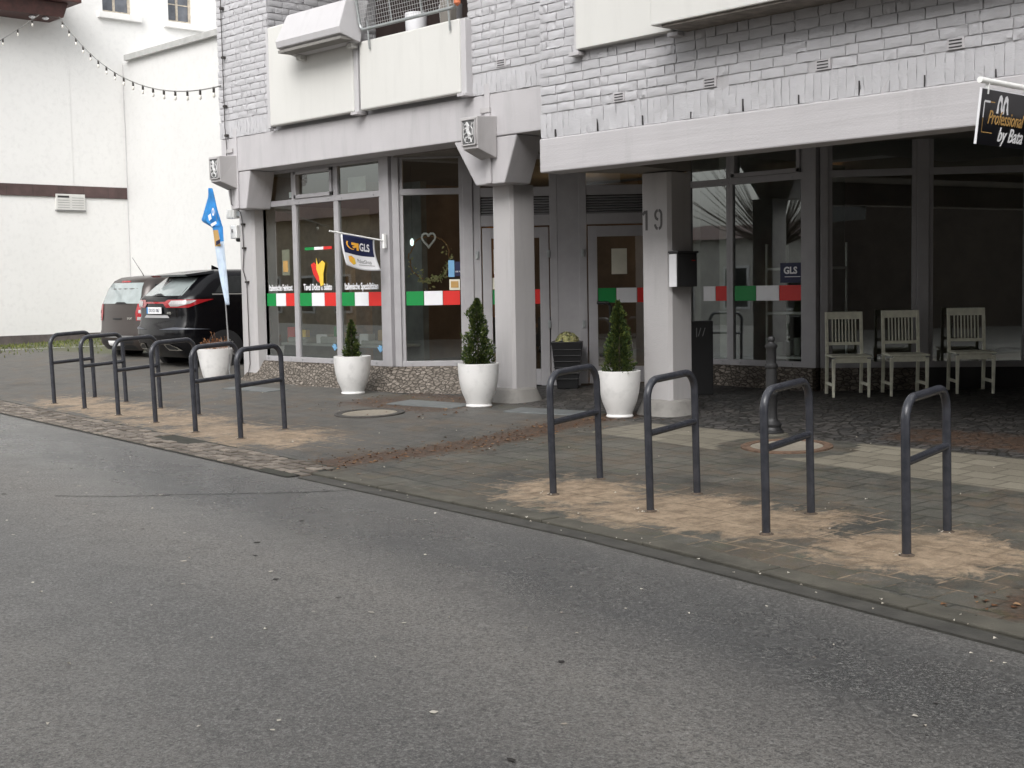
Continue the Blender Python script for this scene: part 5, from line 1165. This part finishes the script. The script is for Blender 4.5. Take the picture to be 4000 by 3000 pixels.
# low dark edge and verge of moss at the foot of the wall
g = MB()
for k in range(2600):
    x = GX+.1+abs(rnd.gauss(0, 1.4)); y = rnd.uniform(9, 15.7); z = gz(x, y); s_ = rnd.uniform(.02, .06); a = rnd.uniform(0, 6.28); h = rnd.uniform(.02, .07)
    g.add([(x-s_*math.cos(a)*.3, y-s_*math.sin(a)*.3, z), (x+s_*math.cos(a)*.3, y+s_*math.sin(a)*.3, z), (x+rnd.uniform(-.02, .02), y, z+h)], [(0, 1, 2)])
tag(g.build('moss_and_grass', leafmat('moss_blades', (.05, .07, .02), (.10, .12, .03), (.18, .18, .06))), 'low green moss and grass at the foot of the white house', 'grass', kind='stuff')
# ================================================================ STRING LIGHTS
def string_lights(A, B, sag, nb, label, first=0):
    t = thing('string_lights', label, 'string lights', A, 0, 'festoon lights under the brown eave'); A = Vector(A); B = Vector(B)
    pt = lambda u: (B-A)*u - Vector((0, 0, 4*sag*u*(1-u)))
    b = MB(); b.tube([pt(k/60) for k in range(61)], .009, 5); b.build('cable', simple('grey_cable', (.16, .16, .15), .6, var=0), t, smooth=True)
    bm1 = bm2 = None
    for k in range(nb):
        u = first + (1-first)*(k+.5)/nb; p = pt(u)
        if bm1 is None:
            b = MB(); b.lathe([(.015, -.075), (.019, -.07), (.019, -.01), (.010, .01)], 10); bm1 = b.build('socket', M_wire, t, smooth=True); bm1.location = p
            b = MB(); b.lathe([(.001, -.15), (.014, -.142), (.021, -.125), (.020, -.10), (.014, -.076)], 12); bm2 = b.build('bulb', simple('bulb_glass', (.7, .68, .62), .1, var=0, coat=1), bm1, smooth=True)
        else:
            c_ = bm1.copy(); link(c_); c_.parent = t; c_.location = p; d_ = bm2.copy(); link(d_); d_.parent = c_
    return t
string_lights((-29.42, 13.9, 8.10), (-17.25, 10.58, 4.82), .62, 17, 'string of bulbs sagging from the brown eave to the grey building')
string_lights((-29.4, 13.42, 8.08), (-24.5, 4.5, 3.2), .3, 20, 'string of bulbs running down to the left edge from the brown eave')
# ================================================================ ACROSS THE STREET (seen only in the shop windows; dark house added as sky blocker)
def opposite(name, label, x0, x1, y, h, mat, roof, wm=None):
    t = thing(name, label, 'building', ((x0+x1)/2, y, 0)); L = (x1-x0)/2
    b = MB(); b.box(-L, L, -8, 0, -.5, h); b.build('wall', mat, t); n = 0 if wm else int(L*2/2.4)
    for k in range(n):
        for z in (.9, 3.6, 6.7):
            if z+1.5 > h: continue
            x = -L+1.2+k*2.4; b = MB(); b.box(x-.55, x+.55, 0.0, .05, z, z+1.5); wf = b.build('window', wm or M_wdecal, t); b = MB(); b.box(x-.47, x+.47, .051, .06, z+.08, z+1.42); b.build('pane', M_cglass, wf)
    b = MB(); b.add([(-L-.3, .4, h), (L+.3, .4, h), (L+.3, -8.4, h), (-L-.3, -8.4, h), (-L-.3, -4, h+roof), (L+.3, -4, h+roof)], [(0, 1, 5, 4), (2, 3, 4, 5), (1, 2, 5), (3, 0, 4), (3, 2, 1, 0)]); b.build('roof', M_eave, t)
opposite('opposite_house', 'brown brick house across the street', -70, -39, -9, 4.6, M_obr, 1.2)
opposite('opposite_house', 'low pale rendered house across the street', -36.5, -17, -10, 3.3, M_opw, .7)
opposite('opposite_house', 'unseen tall dark house added behind the viewpoint to shade the arcade', -9, 40, -8, 14, simple('dark_brick', (.035, .025, .02), .9, var=.3), 3, M_louvre)  # added out of view, tall and dark to keep sky light off the arcade
tr_ = thing('bare_tree', 'bare pollarded tree across the street', 'tree', (-22.3, -4.2, 0)); b = MB(); b.tube([(0, 0, 0), (.05, 0, 1.5), (0, .05, 2.8)], [.16, .13, .12], 10); b.build('trunk', M_bark, tr_, smooth=True)
b = MB(); r2 = random.Random(2)
for k in range(150):
    a = r2.uniform(0, 6.28); e = r2.uniform(.1, 1.3); L_ = r2.uniform(1.5, 3.4); d = Vector((math.cos(a)*math.sin(e), math.sin(a)*math.sin(e), math.cos(e))); p0 = Vector((0, .05, 2.75))
    b.tube([p0, p0+d*L_*.5+Vector((0, 0, .08)), p0+d*L_+Vector((0, 0, .35))], [.022, .014, .004], 4)
b.build('crown', M_bark, tr_)

# ================================================================ LAMPS ADDED TO BRIGHTEN THE INSIDE OF THE LEFT SHOP
for i, (x, y, z, e, c) in enumerate(((-14.6, 15.2, 3.2, 2.5, (1, .66, .38)), (-12.4, 15.6, 3.1, 26, (1, .62, .30)))):
    t = thing('interior_fill_lamp', ('warm round lamp added to brighten the shop behind the three front panes', 'warm round lamp added for the glow behind the second shop door')[i], 'lamp', (x, y, z), 0, 'lamps added inside the left shop')
    em = Mt('lamp_glow'); em.b.inputs['Emission Color'].default_value = (*c, 1); em.b.inputs['Emission Strength'].default_value = 2; b = MB(); b.lathe([(.02, 0), (.14, .02), (.16, .10), (.03, .14)], 20); b.build('lamp_shade', em.m, t, smooth=True); b = MB(); b.tube([(0, 0, .14), (0, 0, .36)], .006, 6); b.build('rod', M_wire, t)
    ld = bpy.data.lights.new('lamp_light', 'POINT'); ld.energy = e; ld.color = c; ld.shadow_soft_size = .2; lo = bpy.data.objects.new('lamp_light', ld); link(lo); lo.parent = t; lo.location = (0, 0, -.25)
